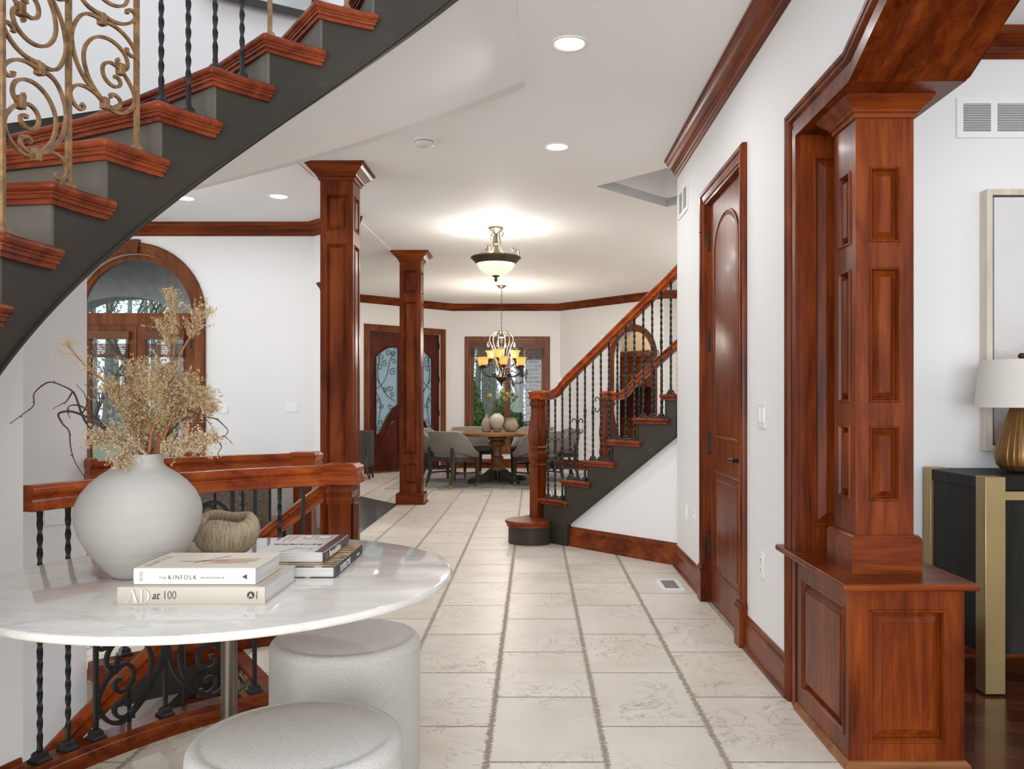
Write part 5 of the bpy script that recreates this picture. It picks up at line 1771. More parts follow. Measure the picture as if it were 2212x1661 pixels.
def twig(label, lines, d0, d1, r0):
    t = new()
    for k, c in enumerate(lines):
        pts = [(x / 3.95, 800 + y / 3.95) for x, y in c]
        n = len(pts)
        P = catmull([vpt(x, y, d0 + (d1 - d0) * i / max(1, n - 1) + 0.012 * math.sin(i * 1.9 + k)) for i, (x, y) in enumerate(pts)], 6)
        if k == 0:
            P = [Vector((vx, vy, TZ + 0.14))] + P
        m = len(P)
        rr = r0 if k == 0 else r0 * 0.62
        tube(t, P, [max(0.0009, rr * (1 - 0.78 * i / m)) for i in range(m)], 6)
        for i in range(8, m - 2, 9):
            d = (P[i + 1] - P[i]).normalized()
            o_ = (d * 0.5 + Vector((rnd.uniform(-1, 1), 0, rnd.uniform(-1, 1)))).normalized()
            tube(t, [P[i], P[i] + o_ * 0.007], [rr * 0.5, 0.0008], 5)
    return tag(obj('willow_twig', t, TWIGM, None, smooth=60), label, 'twig', 'curly willow twigs in the white vase')
twig('curly dark twig reaching farthest left and curling down to a thin tip', [[(1090, 720), (1000, 590), (900, 530), (830, 550), (760, 480), (700, 380), (660, 260), (620, 180), (530, 130), (430, 100), (360, 130), (290, 200), (285, 300), (200, 370), (85, 455)], [(620, 180), (570, 260), (520, 290), (450, 330)]], 0.0, 0.03, 0.0042)
twig('curly dark twig looping left, then hanging down beside the vase', [[(1070, 715), (960, 560), (840, 460), (720, 390), (600, 350), (500, 370), (530, 450), (590, 520), (600, 640), (640, 780), (740, 940)], [(830, 420), (700, 310), (600, 300), (575, 350), (600, 410)]], 0.0, -0.06, 0.0044)
twig('curly dark twig arching up left under the pale airy plume', [[(1080, 715), (980, 560), (890, 480), (830, 400), (850, 300), (840, 200), (790, 150), (720, 120)], [(700, 370), (740, 290), (720, 200), (650, 120)], [(760, 190), (820, 250), (840, 330)]], 0.0, 0.05, 0.0036)
twig('curly dark twig rising straight before the left door pane', [[(1120, 710), (1080, 480), (1030, 230), (1075, 110), (1055, 20), (1060, -60)], [(1040, 210), (960, 120), (900, 20), (880, -40)], [(1060, 40), (1000, 50), (950, 10), (920, 0)]], 0.0, 0.04, 0.0034)
twig('thin curly twig spraying out to the right of the plumes', [[(1280, 700), (1420, 560), (1560, 420), (1700, 400), (1830, 410), (1900, 460), (1945, 520), (1900, 570), (1830, 580)], [(1600, 340), (1700, 380), (1760, 420), (1800, 470), (1840, 560)], [(1830, 580), (1890, 650), (1860, 720), (1940, 805)], [(1900, 560), (1940, 580), (1985, 630)]], 0.0, -0.02, 0.0030)

# ================================================================== SIDE ROOM: console, lamp, picture, vents
cn = thing('console_cabinet', 'dark console cabinet with brass corner posts against the side-room wall', 'console', (2.6, 3.68, 0))
CX0, CX1, CY0, CY1, CZ = 1.863, 3.40, 3.41, 3.955, 0.906
b = new()
box(b, CX0 + 0.014, CY0 + 0.055, 0.16, CX1 - 0.014, CY1 - 0.01, CZ - 0.058)
obj('body', b, DARKW, cn)
b = new()
box(b, CX0 + 0.006, CY0 + 0.006, CZ - 0.056, CX1 - 0.006, CY1 - 0.004, CZ - 0.006)
obj('top', b, DARKW, cn, bevel=0.002)
for x in (CX0, CX1 - 0.085):
    for y in (CY0, CY1 - 0.075):
        b = new()
        box(b, x, y, 0.008, x + 0.085, y + 0.075, CZ)
        obj('corner_post', b, BRASS, cn, bevel=0.003)
b = new()
box(b, CX0 + 0.085, CY0 + 0.02, CZ - 0.098, CX1 - 0.085, CY0 + 0.06, CZ - 0.062)
obj('brass_strip', b, BRASS, cn)
for k in range(3):
    w3 = (CX1 - CX0 - 0.17) / 3
    b = new()
    box(b, CX0 + 0.087 + k * w3, CY0 + 0.03, 0.165, CX0 + 0.083 + (k + 1) * w3, CY0 + 0.056, CZ - 0.10)
    obj('door', b, DARKW, cn)

lx, ly = 2.176, 3.685
tl = thing('table_lamp', 'table lamp with ridged bronze teardrop base and oatmeal drum shade on the console', 'lamp', (lx, ly, CZ))
b = new()
prof = [(0.0, CZ), (0.060, CZ), (0.078, CZ + 0.006), (0.098, CZ + 0.028), (0.106, CZ + 0.060), (0.104, CZ + 0.095), (0.092, CZ + 0.150), (0.074, CZ + 0.205), (0.056, CZ + 0.255), (0.042, CZ + 0.30), (0.032, CZ + 0.335), (0.024, CZ + 0.345), (0.0, CZ + 0.346)]
lp = []
for r, z in prof:
    L = []
    for i in range(144):
        a = 2 * PI * i / 144
        k = 1 + (0.018 if (i // 3) % 2 else -0.006) * (1 if 0.004 < z - CZ < 0.33 else 0)
        L.append(Vector((lx + max(r, 1e-4) * k * math.cos(a), ly + max(r, 1e-4) * k * math.sin(a), z)))
    lp.append(L)
rings(b, lp)
obj('lamp_base', b, LAMPB, tl, smooth=25)
b = new()
z0, z1 = EYE - 14 * ly / FPX, EYE + 88 * ly / FPX
lathe(b, [(0.190, z0), (0.166, z1), (0.163, z1), (0.187, z0), (0.190, z0)], 64, c=(lx, ly, 0), cap0=False, cap1=False)
obj('lamp_shade', b, LINEN, tl, smooth=60)
b = new()
lathe(b, [(0.0, CZ + 0.34), (0.008, CZ + 0.34), (0.008, z1 - 0.01), (0.0, z1 - 0.01)], 12, c=(lx, ly, 0))
for a in range(3):
    tube(b, [Vector((lx, ly, z1 - 0.015)), Vector((lx + 0.164 * math.cos(a * 2.1), ly + 0.164 * math.sin(a * 2.1), z1 - 0.012))], 0.0025, 5)
obj('stem', b, BRONZE, tl)
b = new()
lathe(b, [(0.004, z1 - 0.012), (0.004, z1 + 0.004), (0.009, z1 + 0.006), (0.0155, z1 + 0.016), (0.0155, z1 + 0.022), (0.009, z1 + 0.031), (0.0, z1 + 0.033)], 20, c=(lx, ly, 0))
obj('finial', b, COPPER, tl)

pc_ = thing('framed_painting', 'large framed abstract painting on the side-room wall behind the lamp', 'painting', (2.75, 3.95, 1.6))
px0, px1, pz0, pz1 = 2.142, 3.35, 0.982, 2.222
b = new()
for a in ((px0, pz0, px0 + 0.028, pz1), (px1 - 0.028, pz0, px1, pz1), (px0 + 0.028, pz0, px1 - 0.028, pz0 + 0.028), (px0 + 0.028, pz1 - 0.028, px1 - 0.028, pz1)):
    box(b, a[0], 3.905, a[1], a[2], 3.968, a[3])
obj('frame', b, PALEOAK, pc_, bevel=0.002)
b = new()
box(b, px0 + 0.026, 3.93, pz0 + 0.026, px1 - 0.026, 3.966, pz1 - 0.026)
obj('shadow_gap', b, SLOTM, pc_)
b = new()
box(b, px0 + 0.038, 3.912, pz0 + 0.038, px1 - 0.038, 3.94, pz1 - 0.038)
obj('canvas', b, CANVAS, pc_)

def grille(label, M, W, H, banks, slats, name='air_vent', sm=None, st=0.0017):
    t = thing(name, label, 'vent', tuple(M.translation))
    b = new()
    bw = (W - 0.03 * (banks + 1)) / banks
    holes = []
    for k in range(banks):
        x = 0.03 + k * (bw + 0.03) if banks > 1 else 0.028
        w_ = bw if banks > 1 else W - 0.056
        holes.append([(x, 0.028), (x + w_, 0.028), (x + w_, H - 0.028), (x, H - 0.028)])
    holed(b, [(0, 0), (W, 0), (W, H), (0, H)], holes, M, 0.008)
    obj('frame', b, TRIMWHITE, t, smooth=0)
    b = new()
    box(b, 0.012, 0.012, -0.0, W - 0.012, H - 0.012, 0.0012, M)
    obj('dark_back', b, SLOTM, t)
    b = new()
    for h in holes:
        x0, x1 = h[0][0], h[1][0]
        n = slats
        for k in range(n):
            z = 0.030 + (H - 0.062) * k / (n - 1)
            box(b, x0, z - st, 0.002, x1, z + st, 0.0055, M)
    obj('louvre', b, sm or TRIMWHITE, t, smooth=0)
    return t
grille('wide white return-air grille high on the side-room wall', frame_m((at(2066, 298, 3.966).x, 3.968, at(2066, 298, 3.966).z), (1, 0, 0), (0, 0, 1)), 0.52, 0.192, 3, 17)
grille('narrow white grille high on the long wall, near the crown moulding', frame_m((WX_ - 0.001, 6.00, 2.53), (0, -1, 0), (0, 0, 1)), 0.36, 0.20, 2, 12)
grille('small metal floor register set in the stone tiles before the closet door', frame_m((0.825, 5.32, 0.0005), (1, 0, 0), (0, 1, 0)), 0.15, 0.30, 1, 16, 'floor_register', COVERM, 0.003)

# ------------------------------------------------------------------ switches and outlets
def plate(label, M, W, H, kind, cat='switch', nm='light_switch'):
    t = thing(nm, label, cat, tuple(M.translation))
    b = new()
    box(b, 0, 0, 0, W, H, 0.006, M)
    obj('cover_plate', b, PLASTIC, t, bevel=0.002)
    n = max(1, round(W / 0.05) if W > 0.09 else 1)
    for k in range(n):
        cx_ = W * (k + 0.5) / n
        if kind == 'rocker':
            b = new()
            box(b, cx_ - 0.0165, H / 2 - 0.033, 0.004, cx_ + 0.0165, H / 2 + 0.033, 0.010, M)
            obj('rocker', b, PLASTIC, t, bevel=0.002)
        else:
            b = new()
            for s in (-1, 1):
                box(b, cx_ - 0.017, H / 2 + s * 0.022 - 0.015, 0.004, cx_ + 0.017, H / 2 + s * 0.022 + 0.015, 0.008, M)
            o = obj('socket_face', b, PLASTIC, t, bevel=0.002)
            b = new()
            for s in (-1, 1):
                z = H / 2 + s * 0.022
                for dx in (-0.007, 0.006):
                    box(b, cx_ + dx, z - 0.003, 0.006, cx_ + dx + 0.0022, z + 0.007, 0.0088, M)
                box(b, cx_ - 0.002, z - 0.011, 0.006, cx_ + 0.002, z - 0.006, 0.0088, M)
            obj('slots', b, SLOTM, o)
    return t
def on_wall(px, py, W, H):
    Y = WX_ * FPX / (px - CX)
    z = EYE - (py - CY) * Y / FPX
    return frame_m((WX_ - 0.0005, Y + W / 2, z - H / 2), (0, -1, 0), (0, 0, 1))
plate('white double switch on the long wall between closet and arch', on_wall(1647, 897, 0.12, 0.115), 0.12, 0.115, 'rocker')
plate('white wall outlet low on the long wall, under the double switch', on_wall(1647, 1220, 0.075, 0.118), 0.075, 0.118, 'outlet', 'outlet', 'wall_outlet')
plate('slim white wall control low beside the closet door casing', on_wall(1484, 1106, 0.062, 0.125), 0.062, 0.125, 'rocker', 'wall control', 'wall_control')
plate('white wall outlet left of the closet door, near the slim control', on_wall(1501, 1115, 0.07, 0.085), 0.07, 0.085, 'outlet', 'outlet', 'wall_outlet')
def on_left(px, py, W, H):
    p = at(px, py, LWY)
    return frame_m((p.x - W / 2, LWY - 0.0005, p.z - H / 2), (1, 0, 0), (0, 0, 1))
plate('white switch on the left-room wall beside the arched door', on_left(483, 881, 0.11, 0.115), 0.10, 0.09, 'rocker')
plate('white triple switch on the left-room wall, next to the tall column', on_left(632, 880, 0.13, 0.10), 0.125, 0.09, 'rocker')
pth = th_px(128, 2.5)
pp = arc(pth, 2.497)
ux = (arc(pth - 1, 2.5) - arc(pth + 1, 2.5)).normalized()
plate('white switch plate on the curved wall behind the near balustrade', frame_m((pp.x - ux.x * 0.06, pp.y - ux.y * 0.06, EYE - (1132 - CY) * pp.y / FPX), (ux.x, ux.y, 0), (0, 0, 1)), 0.125, 0.115, 'rocker')
q = DC_ + DIRR * 1.02
plate('white switch on the dining wall, seen through the hall balusters', frame_m((q.x, q.y, EYE - 0.15), DIRR, (0, 0, 1)), 0.08, 0.115, 'rocker')
q = DC_ + DIRR * 1.04
plate('white outlet low on the dining wall behind the hall stair', frame_m((q.x, q.y, 0.30), DIRR, (0, 0, 1)), 0.08, 0.115, 'outlet', 'outlet', 'wall_outlet')
sh = thing('sensor', 'small pale wall sensor above the hall stair handrail on the dining wall', 'sensor', tuple(DC_ + DIRR * 1.06))
b = new()
MQ = frame_m(tuple(DC_ + DIRR * 1.06 + Vector((0, 0, 2.28))), DIRR, (0, 0, 1))
box(b, 0, 0, 0, 0.09, 0.06, 0.05, MQ)
box(b, 0.02, -0.04, 0.0, 0.05, 0.0, 0.03, MQ)
obj('housing', b, PLASTIC, sh, bevel=0.006)

# ------------------------------------------------------------------ picture over the curved stair
MPc = frame_m((-1.60, 4.005, 3.185), Vector((0.866, 0.5, 0)), (0, 0, 1))
pt = thing('framed_print', 'black framed grey print on the wall above the curved stair, cut by the upper frame', 'picture', tuple(MPc.translation))
b = new()
for a in ((0.03, 0, 0.52, 0.03), (0.03, 0.62, 0.52, 0.65), (0, 0, 0.03, 0.65), (0.52, 0, 0.55, 0.65)):
    box(b, a[0], a[1], 0.0, a[2], a[3], 0.025, MPc)
obj('frame', b, COVERK, pt)
b = new()
box(b, 0.02, 0.02, 0.0, 0.53, 0.63, 0.012, MPc)
obj('print', b, PICT, pt)

# ================================================================== CEILING LIGHTS
def can(label, px, py, zc, power=8):
    Y = FPX * (zc - EYE) / (CY - py)
    x = (px - CX) / FPX * Y
    can_at(label, x, Y, zc, power)
def can_at(label, x, Y, zc, power):
    t = thing('recessed_light', label, 'recessed light', (x, Y, zc), 'recessed ceiling lights')
    b = new()
    lathe(b, [(0.092, zc), (0.092, zc - 0.004), (0.080, zc - 0.006), (0.072, zc - 0.002), (0.072, zc + 0.0)], 40, c=(x, Y, 0), cap0=False, cap1=False)
    obj('trim_ring', b, TRIMWHITE, t)
    b = new()
    lathe(b, [(0.072, zc - 0.0012), (0.0, zc - 0.0015)], 40, c=(x, Y, 0), cap0=False, cap1=False)
    obj('lens', b, CANGLOW, t)
    lamp('can_light', 'AREA', (x, Y, zc - 0.012), power, NEUT, 0.14, parent=t, spread=R(165))
can('recessed light nearest the top edge, over the hall', 1230, 94, CEIL)
can('recessed light over the middle of the hall, right of the smoke detector', 1203, 317, CEIL)
can('recessed light close under the curved stair, over the left room', 527, 374, CEIL - 0.006, 4)
can('recessed light left of the tall column, above the left-room crown moulding', 602, 424, CEIL - 0.006, 4)
can('recessed light half hidden by the underside of the curved stair', 400, 428, CEIL - 0.006, 4)
sd = thing('smoke_detector', 'round white smoke detector on the hall ceiling', 'smoke detector', (-0.74, 5.586, CEIL))
b = new()
lathe(b, [(0.072, CEIL), (0.072, CEIL - 0.012), (0.066, CEIL - 0.016), (0.064, CEIL - 0.034), (0.050, CEIL - 0.042), (0.0, CEIL - 0.043)], 40, c=(-0.74, 5.586, 0), cap0=False)
obj('housing', b, PLASTIC, sd)
b = new()
lathe(b, [(0.068, CEIL - 0.018), (0.068, CEIL - 0.022)], 40, c=(-0.74, 5.586, 0))
obj('vent_slot', b, COVERM, sd)

# semi-flush bowl light
hx, hy = -0.385, 8.40
hl = thing('bowl_light', 'bronze bowl light with alabaster glass and curled arms, hanging from the hall ceiling', 'ceiling light', (hx, hy, CEIL))
def hz(py): return EYE - (py - CY) * hy / FPX
b = new()
lathe(b, [(0.0, CEIL), (0.080, CEIL), (0.080, CEIL - 0.012), (0.074, CEIL - 0.022), (0.055, CEIL - 0.034), (0.035, CEIL - 0.05), (0.022, CEIL - 0.06), (0.0, CEIL - 0.06)], 32, c=(hx, hy, 0))
obj('ceiling_canopy', b, SILVERB, hl)
b = new()
zb = hz(556)
lathe(b, [(0.022, CEIL - 0.055), (0.018, CEIL - 0.09), (0.020, CEIL - 0.16), (0.028, CEIL - 0.17), (0.020, CEIL - 0.18), (0.024, zb + 0.08), (0.05, zb + 0.02), (0.065, zb)], 20, c=(hx, hy, 0))
obj('stem', b, BRONZE, hl)
b = new()
lathe(b, [(0.235, zb + 0.005), (0.252, zb + 0.004), (0.256, zb - 0.008), (0.243, zb - 0.016), (0.228, zb - 0.034), (0.205, zb - 0.058), (0.196, zb - 0.066), (0.19, zb - 0.06), (0.21, zb - 0.03), (0.235, zb + 0.005)], 72, c=(hx, hy, 0), cap0=False, cap1=False)
obj('rim', b, BRONZE, hl)
b = new()
zg = zb - 0.060
lathe(b, [(0.197, zg), (0.185, zg - 0.030), (0.160, zg - 0.065), (0.125, zg - 0.095), (0.085, zg - 0.115), (0.040, zg - 0.126), (0.0, zg - 0.128)], 64, c=(hx, hy, 0), cap0=False, cap1=False)
obj('glass_bowl', b, BOWLGLOW, hl, smooth=60)
b = new()
zf = zg - 0.126
lathe(b, [(0.0, zf), (0.040, zf), (0.036, zf - 0.008), (0.014, zf - 0.016), (0.010, zf - 0.028), (0.017, zf - 0.036), (0.017, zf - 0.046), (0.010, zf - 0.058), (0.0, zf - 0.068)], 20, c=(hx, hy, 0))
obj('finial', b, BRONZE, hl)
for a in (10, 130, 250):
    ca, sa = math.cos(R(a)), math.sin(R(a))
    b = new()
    c = [(0.055, zb + 0.215), (0.075, zb + 0.235), (0.068, zb + 0.26), (0.042, zb + 0.265), (0.034, zb + 0.23), (0.045, zb + 0.16), (0.05, zb + 0.10), (0.085, zb + 0.045), (0.15, zb + 0.028), (0.195, zb + 0.06), (0.20, zb + 0.095), (0.178, zb + 0.105), (0.170, zb + 0.085), (0.19, zb + 0.075), (0.225, zb + 0.085), (0.238, zb + 0.05), (0.232, zb + 0.005)]
    tube(b, catmull([Vector((hx + r * ca, hy + r * sa, z)) for r, z in c], 5), 0.0075, 7)
    obj('arm', b, SILVERB, hl)
    for r, z in ((0.09, zb + 0.20), (0.255, zb + 0.05)):
        b = new()
        lathe(b, [(0.0, z + 0.05), (0.006, z + 0.035), (0.012, z + 0.012), (0.010, z), (0.0, z - 0.012)], 8, c=(hx + r * ca, hy + r * sa, 0))
        obj('crystal_drop', b, CRYSTAL, hl)
lamp('bowl_bulb', 'POINT', (hx, hy, zb + 0.03), 44, (1.0, 0.95, 0.88), 0.10, parent=hl)

# chandelier over the dining table
qx, qy = -0.495, 12.65
chd = thing('chandelier', 'wrought chandelier with amber glass shades hanging over the dining table', 'chandelier', (qx, qy, CEIL))
def qz(py): return EYE - (py - CY) * qy / FPX
b = new()
lathe(b, [(0.0, CEIL), (0.076, CEIL), (0.074, CEIL - 0.010), (0.045, CEIL - 0.028), (0.018, CEIL - 0.045), (0.0, CEIL - 0.046)], 28, c=(qx, qy, 0))
obj('ceiling_canopy', b, SILVERB, chd)
b = new()
z = CEIL - 0.045
k = 0
while z > qz(713):
    ax_ = Vector((1, 0, 0)) if k % 2 else Vector((0, 1, 0))
    P = [Vector((qx, qy, z - 0.018)) + ax_ * (0.008 * math.cos(t_)) + Vector((0, 0, 0.021 * math.sin(t_))) for t_ in [2 * PI * i / 10 for i in range(11)]]
    tube(b, P, 0.0026, 5, cap=False)
    z -= 0.034
    k += 1
obj('chain', b, BRONZE, chd)
zt = qz(714)
b = new()
lathe(b, [(0.008, zt), (0.02, zt - 0.01), (0.05, zt - 0.02), (0.03, zt - 0.035), (0.035, zt - 0.09), (0.045, zt - 0.10), (0.028, zt - 0.115), (0.02, zt - 0.20), (0.018, zt - 0.34), (0.026, zt - 0.36), (0.016, zt - 0.40), (0.016, zt - 0.62), (0.03, zt - 0.66), (0.085, zt - 0.70), (0.095, zt - 0.72), (0.07, zt - 0.76), (0.02, zt - 0.80), (0.012, zt - 0.83), (0.0, zt - 0.85)], 20, c=(qx, qy, 0))
obj('column', b, BRONZE, chd)
for i in range(6):
    a = R(60 * i + 15)
    ca, sa = math.cos(a), math.sin(a)
    b = new()
    c = [(0.03, zt - 0.06), (0.06, zt - 0.02), (0.12, zt - 0.02), (0.175, zt - 0.08), (0.19, zt - 0.15), (0.165, zt - 0.22), (0.12, zt - 0.34), (0.10, zt - 0.46), (0.07, zt - 0.56), (0.04, zt - 0.60)]
    tube(b, catmull([Vector((qx + r * ca, qy + r * sa, z)) for r, z in c], 5), 0.0085, 6)
    obj('cage_arm', b, SILVERB, chd)
    b = new()
    zz = zt - 0.19
    r = 0.205
    lathe(b, [(0.0, zz + 0.03), (0.010, zz), (0.020, zz - 0.04), (0.016, zz - 0.06), (0.0, zz - 0.075)], 8, c=(qx + r * ca, qy + r * sa, 0))
    obj('crystal_drop', b, CRYSTAL, chd)
def shade(parent, x, y, z):
    o = None
    b = new()
    lathe(b, [(0.030, z), (0.054, z + 0.010), (0.060, z + 0.045), (0.062, z + 0.078), (0.074, z + 0.102), (0.094, z + 0.120), (0.092, z + 0.122), (0.070, z + 0.103), (0.058, z + 0.078), (0.052, z + 0.03), (0.0, z + 0.012)], 28, c=(x, y, 0), cap0=False, cap1=False)
    o = obj('glass_shade', b, AMBER, parent, smooth=60)
    b = new()
    lathe(b, [(0.0, z + 0.02), (0.03, z + 0.03), (0.034, z + 0.06), (0.02, z + 0.085), (0.0, z + 0.09)], 14, c=(x, y, 0))
    obj('bulb', b, AMBERC, o)
    b = new()
    lathe(b, [(0.0, z - 0.05), (0.012, z - 0.045), (0.016, z - 0.03), (0.042, z - 0.006), (0.036, z + 0.004), (0.0, z + 0.004)], 16, c=(x, y, 0))
    obj('cup', b, BRONZE, o)
zl, zu = qz(790), qz(774)
for i in range(6):
    a = R(60 * i + 38)
    ca, sa = math.cos(a), math.sin(a)
    b = new()
    c = [(0.07, zt - 0.71), (0.13, zt - 0.71), (0.16, zt - 0.68), (0.135, zt - 0.655), (0.11, zt - 0.675), (0.16, zt - 0.70), (0.26, zt - 0.69), (0.345, zt - 0.63), (0.375, zt - 0.55), (0.345, zt - 0.48), (0.28, zt - 0.455), (0.235, zt - 0.50), (0.255, zt - 0.555), (0.30, zt - 0.56), (0.315, zt - 0.51), (0.33, zl - 0.04)]
    c = [(r * 0.98, z) for r, z in c]
    tube(b, catmull([Vector((qx + r * ca, qy + r * sa, z)) for r, z in c], 5), 0.0085, 6)
    o = obj('lower_arm', b, IRON, chd)
    shade(chd, qx + 0.325 * ca, qy + 0.325 * sa, zl)
for i in range(3):
    a = R(120 * i + 20)
    ca, sa = math.cos(a), math.sin(a)
    b = new()
    c = [(0.03, zt - 0.60), (0.08, zt - 0.58), (0.16, zt - 0.54), (0.23, zt - 0.50), (0.26, zt - 0.43), (0.22, zt - 0.38), (0.18, zt - 0.41), (0.205, zt - 0.44), (0.215, zu - 0.035)]
    tube(b, catmull([Vector((qx + r * ca, qy + r * sa, z)) for r, z in c], 5), 0.0085, 6)
    obj('upper_arm', b, IRON, chd)
    shade(chd, qx + 0.215 * ca, qy + 0.215 * sa, zu)
lamp('chandelier_glow', 'POINT', (qx, qy, zt - 0.22), 62, (1.0, 0.93, 0.83), 0.20, parent=chd)

# area lamps added to brighten the rooms; the porch pair are real lights
for nm, x, y, z, p in (('hall_fill', 0.17, 7.4, CEIL - 0.03, 7), ('dining_fill', -1.9, 12.2, CEIL - 0.03, 12), ('dining_fill', 1.0, 12.2, CEIL - 0.03, 12), ('dining_fill', -0.6, 10.6, CEIL - 0.03, 9), ('kitchen_fill', 1.95, 14.0, CEIL - 0.06, 9), ('left_fill', -4.2, 6.0, CEIL - 0.06, 2), ('side_fill', 2.4, 2.4, CEIL - 0.06, 1.5), ('side_fill', 3.8, 2.4, CEIL - 0.06, 1.5), ('side_fill', 3.0, 0.8, CEIL - 0.06, 3), ('stair_fill', 2.4, 8.2, CEIL - 0.06, 16), ('lower_fill', -2.0, 2.4, -0.25, 14), ('porch_can', -5.6, 9.6, 2.90, 16), ('porch_can', -4.6, 9.4, 2.90, 16)):
    lamp(nm, 'AREA', (x, y, z), p, NEUT, 0.16)

# ================================================================== DINING GROUP
rg = new()
box(rg, -2.05, 11.38, 0.0005, 1.30, 13.9, 0.011)
rug = obj('area_rug', rg, RUG, None, smooth=0)
tag(rug, 'pale grey woven rug under the dining table', 'rug')
dx_, dy_ = -0.545, 12.36
dt = thing('dining_table', 'round wooden dining table on a turned pedestal under the chandelier', 'dining table', (dx_, dy_, 0.011))
b = new()
lathe(b, [(0.0, 0.715), (0.785, 0.715), (0.80, 0.722), (0.80, 0.752), (0.793, 0.760), (0.0, 0.760)], 96, c=(dx_, dy_, 0))
obj('table_top', b, TABLEW, dt)
b = new()
lathe(b, [(0.22, 0.70), (0.24, 0.716)], square=True, rot=R(45), c=(dx_, dy_, 0))
lathe(b, [(0.13, 0.19), (0.13, 0.24), (0.10, 0.26), (0.085, 0.30), (0.085, 0.34), (0.10, 0.36), (0.10, 0.38), (0.075, 0.40), (0.068, 0.48), (0.072, 0.54), (0.12, 0.56), (0.135, 0.58), (0.13, 0.61), (0.10, 0.625), (0.145, 0.65), (0.15, 0.67), (0.12, 0.70)], 8, rot=R(22.5), c=(dx_, dy_, 0))
obj('pedestal', b, TABLEW, dt)
for k in range(4):
    a = R(38 + 90 * k)
    M = Matrix.Translation((dx_, dy_, 0.011)) @ Matrix.Rotation(a, 4, 'Z')
    b = new()
    pr = [(0.06, 0.02), (0.06, 0.20), (0.14, 0.19), (0.22, 0.13), (0.33, 0.085), (0.44, 0.075), (0.50, 0.05), (0.51, 0.0), (0.42, 0.0), (0.36, 0.025), (0.22, 0.035)]
    prism(b, [M @ Vector((x, -0.045, z)) for x, z in pr], M.to_3x3() @ Vector((0, 0.09, 0)))
    obj('foot', b, GREYW, dt, bevel=0.008)
def make_chair(label):
    t = thing('dining_chair', label, 'dining chair', (0, 0, 0), 'barrel-back chairs round the dining table')
    # the chair faces +y; shell: a U-shaped back sweeping down into arms
    b = new()
    lp = []
    N = 48
    for i in range(N + 1):
        f = -1 + 2 * i / N
        a = f * R(128)
        ex, ey = 0.30, 0.285
        cx_, cy_ = ex * math.sin(a), -ey * math.cos(a)
        if abs(f) > 0.72:
            cx_ = math.copysign(ex * math.sin(R(128) * 0.72) * (1 - 0.10 * (abs(f) - 0.72) / 0.28), f)
            cy_ = -ey * math.cos(R(128) * 0.72) + (abs(f) - 0.72) / 0.28 * 0.20
        g = max(0.0, (abs(f) - 0.38) / 0.62)
        g = g * g * (3 - 2 * g)
        top, bot = 0.785 - 0.30 * g, 0.50 - 0.085 * g
        n = Vector((cx_, cy_, 0)).normalized()
        th = 0.028
        p = Vector((cx_, cy_, 0))
        lean = 0.045
        def q(o, z):
            return p + n * (o + lean * (z - 0.5) / 0.28) + Vector((0, 0, z))
        lp.append([q(th * 0.7, bot), q(th, bot + 0.02), q(th, top - 0.02), q(th * 0.5, top), q(-th * 0.5, top), q(-th, top - 0.02), q(-th, bot + 0.02), q(-th * 0.7, bot)])
    rings(b, lp)
    obj('backrest', b, TWEED, t, smooth=50)
    b = new()
    tube(b, [L[3] + Vector((0, 0, 0.002)) for L in lp], 0.005, 5)
    obj('piping', b, PIPING, t)
    b = new()
    lp = []
    for z, k in ((0.425, 0.96), (0.43, 1.0), (0.475, 1.0), (0.492, 0.97), (0.50, 0.88), (0.502, 0.5)):
        L = []
        for i in range(40):
            a = 2 * PI * i / 40
            sx, sy = math.cos(a), math.sin(a)
            e = 2 / 3.2
            L.append(Vector((0.262 * k * math.copysign(abs(sx) ** e, sx), 0.01 + 0.245 * k * math.copysign(abs(sy) ** e, sy), z)))
        lp.append(L)
    rings(b, lp)
    obj('seat', b, TWEED, t, smooth=50)
    b = new()
    for x0, y0, x1, y1 in ((-0.224, -0.235, 0.224, -0.205), (-0.224, 0.215, 0.224, 0.245), (-0.255, -0.235, -0.225, 0.245), (0.225, -0.235, 0.255, 0.245)):
        box(b, x0, y0, 0.365, x1, y1, 0.43)
    obj('seat_frame', b, GREYW, t)
    b = new()
    for s in (-1, 1):
        box(b, min(s * 0.232, s * 0.25), -0.22, 0.19, max(s * 0.232, s * 0.25), 0.22, 0.212)
    box(b, -0.24, -0.01, 0.19, 0.24, 0.01, 0.212)
    obj('stretcher', b, GREYW, t)
    for sx in (-1, 1):
        for sy in (-1, 1):
            b = new()
            if sy > 0:
                lp = [[Vector((sx * 0.24 + dx * w_, 0.225 + dy * w_, z)) for dx, dy in ((-1, -1), (1, -1), (1, 1), (-1, 1))] for z, w_ in ((0.055, 0.015), (0.25, 0.019), (0.44, 0.021))]
            else:
                lp = [[Vector((sx * (0.232 + k * 0.3) + dx * w_, -0.225 - k + dy * w_, z)) for dx, dy in ((-1, -1), (1, -1), (1, 1), (-1, 1))] for z, w_, k in ((0.055, 0.015, 0.062), (0.12, 0.017, 0.035), (0.22, 0.019, 0.010), (0.40, 0.021, 0.0), (0.56, 0.019, 0.02))]
            rings(b, lp)
            o = obj('leg', b, GREYW, t)
            b = new()
            k = 0.0 if sy > 0 else 0.075
            lp = [[Vector((sx * (0.24 if sy > 0 else 0.232 + kk * 0.3) + dx * w_, (0.225 if sy > 0 else -0.225 - kk) + dy * w_, z)) for dx, dy in ((-1, -1), (1, -1), (1, 1), (-1, 1))] for z, w_, kk in ((0.0, 0.0135, k * 1.0), (0.055, 0.0155, k * 0.83))]
            rings(b, lp)
            obj('brass_tip', b, BRASS, o)
    return t
ch = make_chair('grey barrel-back chair with its back turned, nearest the far cherry column')
